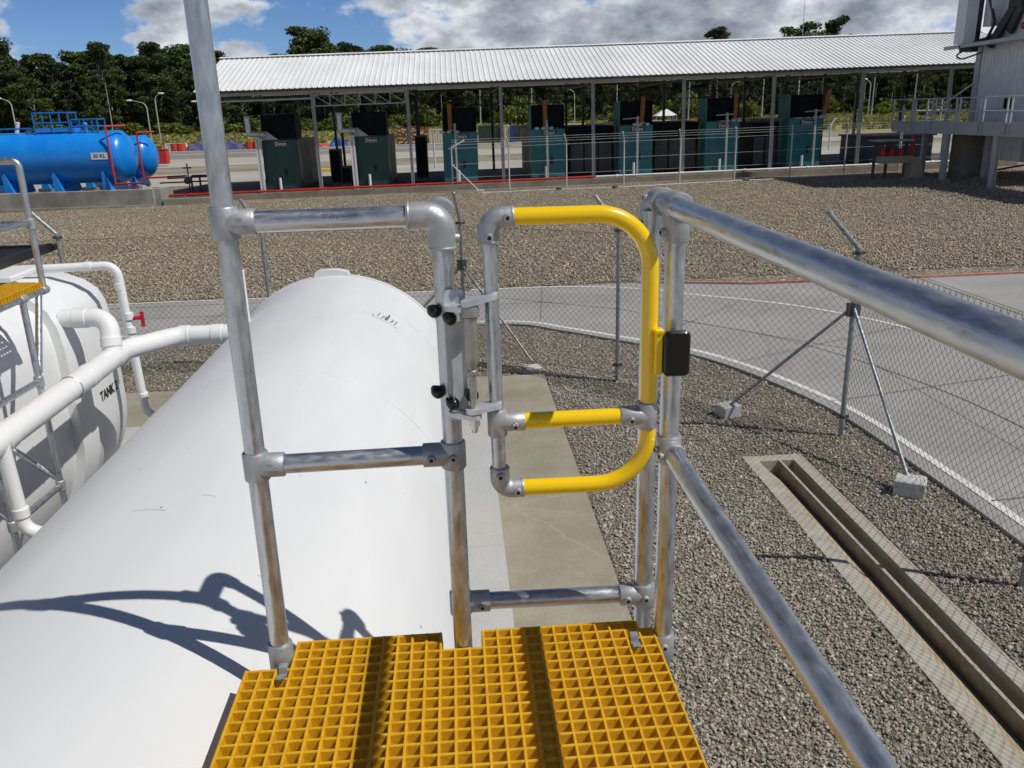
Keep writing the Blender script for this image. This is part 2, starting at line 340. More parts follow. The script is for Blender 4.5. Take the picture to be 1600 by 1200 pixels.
class MB:
    def __init__(s): s.v = []; s.f = []; s.st = []; s.sf = []
    def add(s, vs, fs):
        k = len(s.v); s.st.append(k); s.sf.append(len(s.f)); s.v.extend([tuple(map(float, p)) for p in vs]); s.f.extend([tuple(i + k for i in f) for f in fs]); return s
    def box(s, a, b):
        x0, y0, z0 = a; x1, y1, z1 = b
        return s.add([(x0, y0, z0), (x1, y0, z0), (x1, y1, z0), (x0, y1, z0), (x0, y0, z1), (x1, y0, z1), (x1, y1, z1), (x0, y1, z1)],
                     [(3, 2, 1, 0), (4, 5, 6, 7), (0, 1, 5, 4), (1, 2, 6, 5), (2, 3, 7, 6), (3, 0, 4, 7)])
    def bbox(s, a, b, r=.004):
        """box with chamfered vertical and horizontal edges (approximate: nested octagon prism)"""
        x0, y0, z0 = a; x1, y1, z1 = b
        rings = []
        for z, o in ((z0, r), (z0 + r, 0), (z1 - r, 0), (z1, r)):
            c = r
            xa, xb, ya, yb = x0 + o, x1 - o, y0 + o, y1 - o
            rings.append([(xa + c, ya, z), (xb - c, ya, z), (xb, ya + c, z), (xb, yb - c, z), (xb - c, yb, z), (xa + c, yb, z), (xa, yb - c, z), (xa, ya + c, z)])
        k = []; fs = []
        for q in rings: k.extend(q)
        for i in range(3):
            for j in range(8): fs.append((i * 8 + j, i * 8 + (j + 1) % 8, (i + 1) * 8 + (j + 1) % 8, (i + 1) * 8 + j))
        fs.append(tuple(range(7, -1, -1))); fs.append(tuple(range(24, 32)))
        return s.add(k, fs)
    def beam(s, p, q, w, h=None, up=(0, 0, 1)):
        h = h or w; p, q = np.asarray(p, float), np.asarray(q, float); d = unit(q - p)
        upv = np.asarray(up, float)
        if abs(np.dot(d, upv)) > .98: upv = V(0, 1, 0)
        u = unit(np.cross(d, upv)); n = np.cross(u, d)
        vs = [c + u * a * w / 2 + n * b * h / 2 for c in (p, q) for a, b in ((-1, -1), (1, -1), (1, 1), (-1, 1))]
        return s.add(vs, [(0, 1, 2, 3), (7, 6, 5, 4), (0, 4, 5, 1), (1, 5, 6, 2), (2, 6, 7, 3), (3, 7, 4, 0)])
    def tube(s, path, r, n=14, cap=True, r_end=None):
        path = [np.asarray(p, float) for p in path]; m = len(path)
        T = []
        for i in range(m):
            a = path[max(0, i - 1)]; b = path[min(m - 1, i + 1)]; T.append(unit(b - a))
        u, w = frame(T[0]); vs = []
        for i in range(m):
            if i:
                ax = np.cross(T[i - 1], T[i]); sn = np.linalg.norm(ax)
                if sn > 1e-8:
                    q = Quaternion(Vector(ax / sn), math.atan2(sn, float(np.dot(T[i - 1], T[i]))))
                    u = np.array(q @ Vector(u)); w = np.array(q @ Vector(w))
            rr = r if r_end is None else r + (r_end - r) * i / (m - 1)
            for k in range(n):
                t = 2 * math.pi * k / n; vs.append(path[i] + rr * (math.cos(t) * u + math.sin(t) * w))
        fs = [(i * n + k, i * n + (k + 1) % n, (i + 1) * n + (k + 1) % n, (i + 1) * n + k) for i in range(m - 1) for k in range(n)]
        if cap: fs.append(tuple(range(n - 1, -1, -1))); fs.append(tuple(range((m - 1) * n, m * n)))
        return s.add(vs, fs)
    def cyl(s, p, q, r, n=16, r2=None): return s.tube([p, q], r, n, True, r2)
    def lathe(s, prof, o, d, n=20):
        """prof: list of (distance along d, radius)"""
        o = np.asarray(o, float); d = unit(d); u, w = frame(d); vs = []; m = len(prof)
        for a, r in prof:
            for k in range(n):
                t = 2 * math.pi * k / n; vs.append(o + d * a + max(r, 1e-4) * (math.cos(t) * u + math.sin(t) * w))
        fs = [(i * n + k, i * n + (k + 1) % n, (i + 1) * n + (k + 1) % n, (i + 1) * n + k) for i in range(m - 1) for k in range(n)]
        fs.append(tuple(range(n - 1, -1, -1))); fs.append(tuple(range((m - 1) * n, m * n)))
        return s.add(vs, fs)
    def sphere(s, c, r, n=14, sc=(1, 1, 1)):
        c = np.asarray(c, float); vs = []; rows = max(6, n // 2)
        for i in range(rows + 1):
            th = math.pi * i / rows
            for k in range(n):
                t = 2 * math.pi * k / n; vs.append(c + r * V(math.sin(th) * math.cos(t) * sc[0], math.sin(th) * math.sin(t) * sc[1], math.cos(th) * sc[2]))
        return s.add(vs, [(i * n + k, (i + 1) * n + k, (i + 1) * n + (k + 1) % n, i * n + (k + 1) % n) for i in range(rows) for k in range(n)])
    def prism(s, poly, o, u, v, depth):
        """poly of (a,b) in plane o + a*u + b*v, extruded along depth vector"""
        o, u, v, dp = (np.asarray(t, float) for t in (o, u, v, depth)); n = len(poly)
        vs = [o + a * u + b * v for a, b in poly] + [o + a * u + b * v + dp for a, b in poly]
        fs = [tuple(range(n - 1, -1, -1)), tuple(range(n, 2 * n))] + [(i, (i + 1) % n, n + (i + 1) % n, n + i) for i in range(n)]
        return s.add(vs, fs)

ORG = {}
def setprops(o, label=None, cat=None, group=None, kind=None):
    if label: o['label'] = label
    if cat: o['category'] = cat
    if group: o['group'] = group
    if kind: o['kind'] = kind
    return o
def mk(name, mb, m, parent=None, smooth=40, label=None, org=None):
    vs, fs = (mb.v, mb.f) if isinstance(mb, MB) else mb
    o_ = np.zeros(3)
    if parent is not None: o_ = ORG[parent.name]
    elif org is not None: o_ = np.asarray(org, float)
    me = bpy.data.meshes.new(name)
    me.from_pydata((np.asarray(vs) - o_).tolist(), [], fs)
    if m is not None: me.materials.append(m)
    if smooth:
        me.polygons.foreach_set('use_smooth', [True] * len(me.polygons))
        me.set_sharp_from_angle(angle=R(smooth))
    me.update()
    ob = bpy.data.objects.new(name, me); COL.objects.link(ob)
    if parent is not None: ob.parent = parent
    elif org is not None: ob.location = o_
    ORG[ob.name] = o_
    if label: ob['label'] = label
    return ob
def mk_each(name, mb, m, parent, smooth=40, per=1):
    st = mb.st + [len(mb.v)]; sf = mb.sf + [len(mb.f)]; out = []
    for i in range(0, len(mb.st), per):
        j = min(i + per, len(mb.st)); a, b = st[i], st[j]
        out.append(mk(name, (mb.v[a:b], [tuple(k - a for k in f) for f in mb.f[sf[i]:sf[j]]]), m, parent, smooth))
    return out
def thing(name, label, cat, loc=(0, 0, 0), group=None, local=False, rot=None):
    o = bpy.data.objects.new(name, None); COL.objects.link(o); o.location = loc
    o.empty_display_size = .2
    if rot: o.rotation_euler = rot
    ORG[o.name] = np.zeros(3) if local else np.asarray(loc, float)
    return setprops(o, label, cat, group)
def struct(name, mb, m, smooth=0): return setprops(mk(name, mb, m, smooth=smooth), kind='structure')
def kids(o): return [c for c in o.children]
def copy_tree(o, parent=None):
    c = o.copy(); COL.objects.link(c)
    if parent is not None: c.parent = parent
    for ch in kids(o): copy_tree(ch, c)
    return c
def big_mesh(name, vs, quads, m, tone=None, parent=None):
    me = bpy.data.meshes.new(name); nv, k = len(vs), quads.shape[1]
    me.vertices.add(nv); me.vertices.foreach_set('co', np.ascontiguousarray(vs, np.float32).ravel())
    nf = len(quads)
    me.loops.add(nf * k); me.loops.foreach_set('vertex_index', np.ascontiguousarray(quads, np.int32).ravel())
    me.polygons.add(nf); me.polygons.foreach_set('loop_start', np.arange(0, nf * k, k, dtype=np.int32))
    if tone is not None:
        a = me.color_attributes.new('tone', 'FLOAT_COLOR', 'POINT')
        a.data.foreach_set('color', np.c_[tone, np.ones(nv)].astype(np.float32).ravel())
    me.update(calc_edges=True); me.validate()
    me.materials.append(m)
    o = bpy.data.objects.new(name, me); COL.objects.link(o)
    if parent is not None: o.parent = parent
    ORG[o.name] = np.zeros(3)
    return o
def text_mesh(s, size, align='CENTER', extrude=.0, bold=0.0):
    cu = bpy.data.curves.new('lettering', 'FONT'); cu.body = s; cu.size = size; cu.align_x = align; cu.align_y = 'CENTER'
    cu.extrude = extrude; cu.offset = bold; cu.resolution_u = 3
    ob = bpy.data.objects.new('lettering', cu); COL.objects.link(ob)
    dg = bpy.context.evaluated_depsgraph_get(); ev = ob.evaluated_get(dg); me = ev.to_mesh()
    vs = np.array([v.co[:] for v in me.vertices]); fs = [tuple(p.vertices) for p in me.polygons]
    ev.to_mesh_clear(); bpy.data.objects.remove(ob); bpy.data.curves.remove(cu)
    return vs, fs
def lettering(s, size, o, u, v, m, parent, bold=0.0, name='lettering', depth=0.0):
    vs, fs = text_mesh(s, size, bold=bold, extrude=depth)
    o, u, v = (np.asarray(t, float) for t in (o, u, v)); n = np.cross(u, v)
    w = [o + p[0] * u + p[1] * v + p[2] * n for p in vs]
    return mk(name, (w, fs), m, parent, smooth=0)

rng = np.random.default_rng(7)
random.seed(7)

# ------------------------------------------------------------------ terrain
def tz(x, y):
    x = np.asarray(x, float); y = np.asarray(y, float)
    s1 = np.clip((y - 20) / 17, 0, 1); s1 = s1 * s1 * (3 - 2 * s1)
    s2 = np.clip((y - 60) / 40, 0, 1); s2 = s2 * s2 * (3 - 2 * s2)
    return .0107 * np.clip(x, -30, 35) * s1 * (1 - s2)
DR_X0, DR_X1, DR_Y1 = 2.85, 3.47, 7.92
def sheet(xs, ys, dz=0.0, hole=None):
    xs, ys = np.asarray(xs, float), np.asarray(ys, float); nx, ny = len(xs), len(ys)
    X, Y = np.meshgrid(xs, ys); Z = tz(X, Y) + dz
    vs = np.c_[X.ravel(), Y.ravel(), Z.ravel()]; fs = []
    for j in range(ny - 1):
        for i in range(nx - 1):
            cx, cy = (xs[i] + xs[i + 1]) / 2, (ys[j] + ys[j + 1]) / 2
            if hole and hole[0] < cx < hole[1] and hole[2] < cy < hole[3]: continue
            k = j * nx + i; fs.append((k, k + 1, k + nx + 1, k + nx))
    return vs, fs
gx_ = sorted(set([-900, -500, -250, -120, -70] + list(range(-45, 46, 5)) + [DR_X0, DR_X1] + [70, 120, 250, 500, 900]))
gy_ = sorted(set([-80, -30, -8] + list(range(0, 104, 4)) + [DR_Y1] + [120, 150, 200, 300, 500, 900, 1600]))
struct('gravel_ground', sheet(gx_, gy_, 0, (DR_X0, DR_X1, -8, DR_Y1)), ground_m, smooth=0)

# concrete slab the tanks stand on
mb = MB(); mb.box((-9.5, -8, -.2), (1.117, 11.06, .035)); struct('concrete_slab', mb, conc)
mb = MB(); mb.box((-9.5, -8, .036), (.275, 9.6, .075)); struct('tank_plinth_slab', mb, conc_pale)

# road: runs along X, then turns toward the viewer at the right, with an apron going off right
near = [(-60, 14.15), (-6, 14.15), (-1, 14.15), (.9, 14.05), (1.7, 13.45), (2.33, 12.86), (3.0, 12.2), (3.53, 11.55), (3.95, 10.7), (4.24, 9.83), (4.42, 9.1), (4.50, 8.4), (4.54, 7.35), (4.57, 5.93), (4.57, 0), (4.57, -12)]
def smooth_line(pts, sub=4):
    p = np.array(pts, float); out = []
    for i in range(len(p) - 1):
        a = p[max(i - 1, 0)]; b = p[i]; c = p[i + 1]; d = p[min(i + 2, len(p) - 1)]
        for k in range(sub):
            t = k / sub
            out.append(.5 * ((2 * b) + (-a + c) * t + (2 * a - 5 * b + 4 * c - d) * t * t + (-a + 3 * b - 3 * c + d) * t ** 3))
    out.append(p[-1]); return np.array(out)
nl = smooth_line(near)
def offset(pl, d):
    t = np.gradient(pl, axis=0); t /= np.linalg.norm(t, axis=1)[:, None]
    return pl + d * np.c_[-t[:, 1], t[:, 0]]
def ribbon(mb, a, b, z):
    n = len(a); vs = [(p[0], p[1], z) for p in a] + [(p[0], p[1], z) for p in b]
    mb.add(vs, [(i, i + 1, n + i + 1, n + i) for i in range(n - 1)])
far_pts = [(-60, 17.2), (3.65, 17.15), (5.0, 16.55), (9.4, 16.4), (60, 17.0)]
mb = MB()
road_poly = [tuple(p) for p in nl] + [(60, -12), (60, 17.0), (9.4, 16.4), (5.9, 16.45), (3.65, 17.1), (-60, 17.25)]
import mathutils.geometry as mg
tri = mg.tessellate_polygon([[Vector((p[0], p[1], 0)) for p in road_poly]])
road_v = [(p[0], p[1], .03) for p in road_poly]
def up_faces(vs, fs):
    out = []
    for f in fs:
        a, b, c = (np.array(vs[i][:2]) for i in f[:3])
        out.append(tuple(f) if np.cross(b - a, c - a) > 0 else tuple(reversed(f)))
    return out
struct('road', (road_v, up_faces(road_v, tri)), road_m)
# concrete edging of the road against the gravel
mb = MB(); e0, e1 = offset(nl, -.10), nl
n = len(nl)
vs = [(p[0], p[1], -.05) for p in e0] + [(p[0], p[1], .05) for p in e0] + [(p[0], p[1], .05) for p in offset(nl, .06)] + [(p[0], p[1], 0) for p in offset(nl, .06)]
mb.add(vs, [(k * n + i, k * n + i + 1, (k + 1) * n + i + 1, (k + 1) * n + i) for k in range(3) for i in range(n - 1)])
struct('road_edging', (mb.v, [tuple(reversed(f)) for f in mb.f]), road_m)
mb = MB(); ribbon(mb, offset(nl, .10), offset(nl, .19), .036); 
fl = smooth_line([(-60, 17.02), (-6, 17.02), (0, 17.02), (2.2, 16.95), (3.6, 16.45), (4.47, 15.73), (5.3, 15.1), (6.07, 14.36), (6.7, 13.4), (7.14, 12.42), (7.5, 11.2), (7.75, 9.5), (7.85, 6), (7.85, -12)])
ribbon(mb, fl, offset(fl, .08), .036)
struct('road_marking', (mb.v, up_faces(mb.v, mb.f)), line_m)
mb = MB()
def joint(p, q, w=.016):
    p, q = np.array(p, float), np.array(q, float); d = (q - p) / np.linalg.norm(q - p); nn = np.array([-d[1], d[0]]) * w / 2
    mb.add([(*(p - nn), .036), (*(q - nn), .036), (*(q + nn), .036), (*(p + nn), .036)], [(0, 1, 2, 3)])
for x in (-22, -16, -10, -4.6, 1.4): joint((x, 14.3), (x + .3, 16.95))
joint((-50, 15.6), (1.8, 15.6), .018)
for a, b in (((2.9, 12.6), (5.2, 15.0)), ((3.9, 11.2), (7.0, 12.7)), ((4.45, 9.4), (7.7, 10.2)), ((4.7, 6.6), (7.75, 6.9)), ((4.7, 3.6), (7.75, 3.8))): joint(a, b)
jl = offset(nl, 1.6)
ribbon(mb, jl[20:], offset(jl, .018)[20:], .036)
for x in (9.5, 13, 17, 22): joint((x, 4), (x, 16.3))
joint((7.9, 12.6), (40, 12.9), .02)
struct('road_joint', (mb.v, up_faces(mb.v, mb.f)), joint_m)
mb = MB(); mb.add([(3.7, 17.06, .0), (3.7, 17.06, .07), (5.9, 16.46, .07), (9.4, 16.4, .07), (60, 17, .07), (60, 17.12, .07), (9.4, 16.52, .07), (5.9, 16.58, .07), (3.7, 17.18, .07), (5.9, 16.46, 0), (9.4, 16.4, 0), (60, 17, 0)],
          [(1, 2, 7, 8), (2, 3, 6, 7), (3, 4, 5, 6), (0, 9, 2, 1), (9, 10, 3, 2), (10, 11, 4, 3)])
struct('painted_kerb', mb, redkerb_m)

# storm drain: two shallow runs parted by a thin upstand
dr = thing('storm_drain', 'open concrete storm drain sunk in gravel, striped by fence shadow', 'drain', (3.1, 4, 0))
Y0, Y1 = -8.0, DR_Y1
mb = MB(); mb.box((2.85, Y0, -.30), (2.985, Y1, .018)); mb.box((2.985, Y1 - .14, -.30), (3.36, Y1, .016))
mb.box((3.345, Y0, -.40), (3.47, Y1 - .002, .018)); mk('drain_rim', mb, conc_drain, dr, 0)
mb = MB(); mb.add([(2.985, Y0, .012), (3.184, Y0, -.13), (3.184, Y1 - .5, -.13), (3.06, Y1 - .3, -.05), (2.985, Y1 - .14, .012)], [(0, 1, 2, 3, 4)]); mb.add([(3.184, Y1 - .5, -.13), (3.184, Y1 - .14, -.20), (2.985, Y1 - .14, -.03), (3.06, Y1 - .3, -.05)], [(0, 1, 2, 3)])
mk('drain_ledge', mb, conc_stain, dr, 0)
mb = MB(); mb.box((3.185, Y0, -.45), (3.215, Y1 - .14, .012)); mk('divider_wall', mb, conc_shaded, dr, 0)
mb = MB(); mb.box((3.188, Y0, .0125), (3.213, Y1 - .14, .020)); mk('divider_light_top', mb, conc_drain, dr, 0)  # lighter strip added so the divider's top edge looks lit
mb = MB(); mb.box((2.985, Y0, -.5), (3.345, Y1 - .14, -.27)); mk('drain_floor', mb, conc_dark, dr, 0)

# gravel stones near the platform: one mesh of many small angular stones
def stones(regions, count_per_m2, smin, smax, holes, seed):
    r = np.random.default_rng(seed); P = []
    for (x0, x1, y0, y1, dens, test) in regions:
        k = int((x1 - x0) * (y1 - y0) * dens)
        p = np.c_[r.uniform(x0, x1, k), r.uniform(y0, y1, k)]
        P.append(p[test(p[:, 0], p[:, 1])])
    p = np.vstack(P); n = len(p)
    t = (1 + 5 ** .5) / 2
    ico = np.array([(-1, t, 0), (1, t, 0), (-1, -t, 0), (1, -t, 0), (0, -1, t), (0, 1, t), (0, -1, -t), (0, 1, -t), (t, 0, -1), (t, 0, 1), (-t, 0, -1), (-t, 0, 1)]) / 1.9
    F = np.array([(0, 11, 5), (0, 5, 1), (0, 1, 7), (0, 7, 10), (0, 10, 11), (1, 5, 9), (5, 11, 4), (11, 10, 2), (10, 7, 6), (7, 1, 8), (3, 9, 4), (3, 4, 2), (3, 2, 6), (3, 6, 8), (3, 8, 9), (4, 9, 5), (2, 4, 11), (6, 2, 10), (8, 6, 7), (9, 8, 1)])
    base = ico[None] * (1 + r.uniform(-.42, .36, (n, 12, 1)))
    size = smin + (smax - smin) * r.beta(2, 3.2, n)
    sc = np.stack([size * r.uniform(.75, 1.2, n), size * r.uniform(.6, 1.0, n), size * r.uniform(.36, .66, n)], 1) * .53
    v = base * sc[:, None, :]
    # random tilt and spin
    q = r.normal(size=(n, 4)); q[:, 1:3] *= .45; q /= np.linalg.norm(q, axis=1)[:, None]
    w, x, y, z = q.T
    Rm = np.stack([np.stack([1 - 2 * (y * y + z * z), 2 * (x * y - z * w), 2 * (x * z + y * w)], 1),
                   np.stack([2 * (x * y + z * w), 1 - 2 * (x * x + z * z), 2 * (y * z - x * w)], 1),
                   np.stack([2 * (x * z - y * w), 2 * (y * z + x * w), 1 - 2 * (x * x + y * y)], 1)], 1)
    v = np.einsum('nij,nkj->nki', Rm, v)
    v[:, :, 0] += p[:, 0:1]; v[:, :, 1] += p[:, 1:2]
    v[:, :, 2] += (sc[:, 2] * r.uniform(.2, 1.15, n))[:, None] + r.uniform(0, .012, n)[:, None]
    pal = np.array([(.25, .22, .18), (.34, .305, .255), (.43, .39, .325), (.29, .27, .245), (.38, .325, .25), (.55, .51, .44), (.31, .235, .185), (.70, .67, .61)])
    pr = np.array([.22, .22, .16, .16, .12, .07, .03, .02]); c = (.72 * pal[r.choice(len(pal), n, p=pr / pr.sum())] + .28 * np.array([.37, .335, .28])) * r.uniform(.85, 1.15, (n, 1))
    faces = (F[None] + (np.arange(n) * 12)[:, None, None]).reshape(-1, 3)
    return v.reshape(-1, 3), faces, np.repeat(c, 12, 0)
nlx, nly = nl[:, 0], nl[:, 1]
def gravel_side(x, y):
    # inside the road's near edge, off the slab and off the drain
    edge_y = np.interp(x, nlx[:-4], nly[:-4]) if False else None
    inside = np.ones(len(x), bool)
    # distance test against near edge polyline using its x at given y
    order = np.argsort(nly); ex = np.interp(y, nly[order], nlx[order])
    inside &= np.where(y > 14.02, False, x < ex - .10)
    inside &= ~((x < 1.14) & (y < 11.08))
    inside &= ~((x > DR_X0 - .005 + .03 * np.sin(y * 3.1) * 0 ) & (x < DR_X1 + .02) & (y < DR_Y1 + .01))
    return inside
sv, sf, stn = stones([(1.12, 4.6, 2.2, 7.0, 2700, gravel_side), (1.12, 4.6, 7.0, 14.1, 1700, gravel_side), (-7.5, 1.14, 11.05, 14.1, 800, gravel_side)], 0, .013, .045, None, 3)
gs = big_mesh('gravel_stones', sv, sf, stone_m, stn); setprops(gs, kind='stuff')
def far_side(x, y): return (y > np.where(x > 5, 16.7, 17.3)) & ~((x > 3.0) & (y < 17.4)) & (y < 39.3)
fv, ff_, ft = stones([(-13, -1, 17.3, 24, 260, far_side), (-1, 18, 16.7, 24, 270, far_side), (-17, 22, 24, 31, 140, far_side), (-22, 26, 31, 39.3, 80, far_side)], 0, .034, .082, None, 9)
fv[:, 2] += tz(fv[:, 0], fv[:, 1]) + .004
ft = ft * 1.10 * np.array([.97, .925, .845])
o = big_mesh('gravel_stones', fv, ff_, stone_m, ft); setprops(o, kind='stuff')
# bed under the stones
order = np.argsort(nly)
bed = [(1.117, -8), (2.85, -8), (2.85, 7.92), (3.47, 7.92), (3.47, -8)] + [(p[0] - .1, p[1]) for p in nl[::-1] if p[1] >= -8 and p[0] > -8.5] + [(-8.5, 14.1), (-8.5, 11.06), (1.117, 11.06)]
tri = mg.tessellate_polygon([[Vector((p[0], p[1], 0)) for p in bed]])
bv = [(p[0], p[1], .006) for p in bed]
struct('gravel_bed', (bv, up_faces(bv, tri)), under_m)

# ------------------------------------------------------------------ the platform with its guard rails
PR = .0242
GZ = 2.15
plat = thing('access_platform', 'galvanised pipe guardrail platform with yellow grating beside the near white tank', 'platform', (.5, 1.9, 0))
def gfit(name, mb, parent, m=None): return mk(name, mb, m or cast, parent, 45)
def screw(mb, mbd, c, d, r=.0085, l=.010):
    c = np.asarray(c, float); d = unit(d)
    mb.lathe([(-.004, r * 1.25), (l * .6, r * 1.2), (l, r), (l, r * .62)], c, d, 14)
    mbd.lathe([(l - .0035, r * .60), (l + .0004, r * .60)], c, d, 10)
def sleeve(mb, p, d, a, b, r=.0312):
    p = np.asarray(p, float); d = unit(d)
    mb.lathe([(a, r - .002), (a + .003, r), (b - .003, r), (b, r - .002)], p, d, 24)
def tee(p, through, out, parent, l=.036, lo=.068, screws=((0, -1, 0),), r=.0312):
    p = np.asarray(p, float); through = unit(through); out = unit(out); mb = MB(); md = MB()
    sleeve(mb, p, through, -l, l, r)
    sleeve(mb, p, out, 0.0, lo, r - .0008)
    f = gfit('tee_fitting', mb, parent)
    if screws:
        sm = MB()
        for s in screws:
            s = np.asarray(s, float)
            screw(sm, md, p + unit(s) * (r - .001), s); screw(sm, md, p + out * (lo * .72) + unit(s) * (r - .002), s)
        mk_each('set_screw', sm, cast, f, 45); mk_each('screw_socket', md, dark_hole, f, 0)
    return f
def elbow(p, a, b, parent, l=.066, r=.0312, screws=((0, -1, 0),)):
    p = np.asarray(p, float); a, b = unit(a), unit(b); mb = MB(); md = MB()
    mb.tube(fillet([p + a * l, p, p + b * l], .036, 8), r, 24)
    sleeve(mb, p, a, l - .008, l, r + .0015); sleeve(mb, p, b, l - .008, l, r + .0015)
    f = gfit('elbow_fitting', mb, parent)
    if screws:
        sm = MB()
        for s in screws:
            s = np.asarray(s, float)
            screw(sm, md, p + a * l * .68 + unit(s) * (r - .001), s); screw(sm, md, p + b * l * .68 + unit(s) * (r - .001), s)
        mk_each('set_screw', sm, cast, f, 45); mk_each('screw_socket', md, dark_hole, f, 0)
    return f
PL = V(-.513, 1.935, 0); PM = V(-.033, 1.945, 0); PRt = V(.507, 1.935, 0); P2 = V(.480, 2.06, 0)
ZT, ZM = 3.280, 2.694
def pt(p, z): return V(p[0], p[1], z)
def post(p, z0, z1): mb = MB(); mb.cyl(pt(p, z0), pt(p, z1), PR, 28); return mk('post', mb, galv, plat, 40)
post(PL, 2.03, 4.3); post(PM, 1.93, ZT - .01); P3 = V(-.036, 2.075, 0); post(P3, 2.0, ZT - .02); post(PRt, .03, ZT - .02); post(P2, .03, ZT - .02)
def rail(a, b, r=PR): mb = MB(); mb.cyl(a, b, r, 28); return mk('rail', mb, galvx if abs(b[0] - a[0]) > abs(b[1] - a[1]) else galvy, plat, 40)
rail(pt(PL, ZT) + V(.02, 0, 0), pt(PM, ZT) - V(.03, 0, 0)); rail(pt(PL, ZM) + V(.02, 0, 0), pt(PM, ZM) - V(.02, 0, 0))
top_a, top_b = V(.500, 2.06, 3.283), V(.507, -1.6, 3.283)
rail(top_a, top_b); rail(V(.507, 1.92, 2.684), V(.507, -1.6, 2.684))
BZ = 2.192
rail(V(-.01, 2.070, BZ), V(.46, 2.06, BZ))
post(V(.507, -1.5, 0), .03, 3.28)
t1 = tee(pt(PL, ZT), (0, 0, 1), (1, 0, 0), plat, screws=())
t2 = tee(pt(PL, ZM), (0, 0, 1), (1, 0, 0), plat, screws=())
elbow(pt(PM, ZT), (-1, 0, 0), (0, 0, -1), plat, .078, screws=((1, .1, 0),))
tee(pt(PM, ZM), (0, 0, 1), (-1, 0, 0), plat, .035, .075)
mb = MB(); mb.tube(fillet([V(-.034, 1.955, ZT + .001), V(-.036, 2.075, ZT + .001), V(-.036, 2.075, ZT - .085)], .036, 8), .0318, 24); gfit('elbow_fitting', mb, plat)
# corner: tee on the front post under the top rail, cap elbow on the rear post
mb = MB(); sleeve(mb, V(.507, 1.935, 3.283), (0, -1, 0), -.034, .034, .0325); sleeve(mb, pt(PRt, 3.283), (0, 0, -1), 0, .082, .0318); f = gfit('corner_tee_fitting', mb, plat)
sm, md = MB(), MB(); screw(sm, md, V(.478, 1.925, 3.225), (-1, -.25, 0)); mk_each('set_screw', sm, cast, f, 45); mk_each('screw_socket', md, dark_hole, f, 0)
mb = MB(); mb.tube(fillet([V(.500, 2.028, 3.283), V(.490, 2.085, 3.283), V(.480, 2.075, 3.195)], .03, 8), .0325, 24); sleeve(mb, V(.500, 2.028, 3.283), (0, -1, 0), -.004, .004, .0335); f = gfit('elbow_fitting', mb, plat)
sm, md = MB(), MB(); screw(sm, md, V(.450, 2.065, 3.225), (-1, -.2, 0)); screw(sm, md, V(.466, 2.06, 3.29), (-1, 0, .1)); mk_each('set_screw', sm, cast, f, 45); mk_each('screw_socket', md, dark_hole, f, 0)
tee(pt(PRt, 2.684), (0, 0, 1), (0, -1, 0), plat, .035, .058, screws=((-1, -.3, 0),))
tee(V(.480, 2.058, BZ), (0, 0, 1), (-1, 0, 0), plat, .034, .07)
tee(V(-.036, 2.070, BZ), (0, 0, 1), (1, 0, 0), plat, .034, .082)
mb = MB(); sleeve(mb, pt(PRt, 2.145), (0, 0, 1), -.075, .0, .0312); f = gfit('socket_fitting', mb, plat)
sm, md = MB(), MB(); screw(sm, md, V(.505, 1.905, 2.118), (-.05, -1, .1)); mk_each('set_screw', sm, cast, f, 45); mk_each('screw_socket', md, dark_hole, f, 0)
mb = MB(); sleeve(mb, pt(PL, 2.19), (0, 0, 1), -.10, .0, .0318); gfit('socket_fitting', mb, plat)
mb = MB(); sleeve(mb, pt(PM, 2.12), (0, 0, 1), -.08, .0, .0308); gfit('socket_fitting', mb, plat)
# raised maker lettering on the fittings (upside down, as the castings are mounted)
for fo, o_ in ((t1, pt(PL, ZT)), (t2, pt(PL, ZM))):
    for s, dz, sz in (('KEE KLAMP', -.006 + .0, .0125), ('10-8', .011, .0125)):
        vs, fs = text_mesh(s, sz, extrude=.0009, bold=.0003)
        w = []
        for p in vs:
            a = (-p[1] + dz) / .0306; rr = .0306 + p[2] + .0003
            w.append(o_ + V(.040 - p[0] * .62, -math.cos(a) * rr, math.sin(a) * rr + .0))
        mk('cast_lettering', (w, fs), cast, fo, 0)
vs, fs = text_mesh('3"5,', .022); w = []
for p in vs:
    a = (p[1] + .012) / PR; w.append(pt(PL, ZT) + V(.235 + p[0], -math.cos(a) * (PR + .0006), math.sin(a) * (PR + .0006)))
mk('pencil_mark', (w, fs), marker, plat, 0)

# moulded grating: square mesh of tapered bars, with the notches for posts
PITCH = .0381
gx0, gx1, gy1 = -.592, .481, 1.990
nx = 28; px = (gx1 - gx0) / nx
ny = 40
mb = MB()
bw_t, bw_b, zt, zb = .0072, .0105, GZ, GZ - .038
def bar(p, q):
    p, q = np.asarray(p, float), np.asarray(q, float); d = unit(q - p); n_ = V(-d[1], d[0], 0)
    r = .0022
    prof = [(-bw_b / 2, zb), (bw_b / 2, zb), (bw_t / 2, zt - r), (bw_t / 2 - r * .7, zt), (-bw_t / 2 + r * .7, zt), (-bw_t / 2, zt - r)]
    vs = [V(c[0], c[1], 0) + n_ * a + V(0, 0, z) for c in (p, q) for a, z in prof]; k = len(prof)
    mb.add(vs, [(i, (i + 1) % k, k + (i + 1) % k, k + i) for i in range(k)] + [tuple(range(k - 1, -1, -1)), tuple(range(k, 2 * k))])
def y_top(i):  # last row reached by the bar line i (counted from the left)
    x = gx0 + i * px
    if x < -.49: return gy1 - 3 * PITCH
    if -.085 < x < .0: return gy1 - 2 * PITCH
    if x > .45: return gy1 - PITCH
    return gy1
row_y = [gy1 - PITCH * k for k in range(ny)]
for i in range(nx + 1):
    x = gx0 + i * px; bar((x, y_top(i) + .003, 0), (x, row_y[-1], 0))
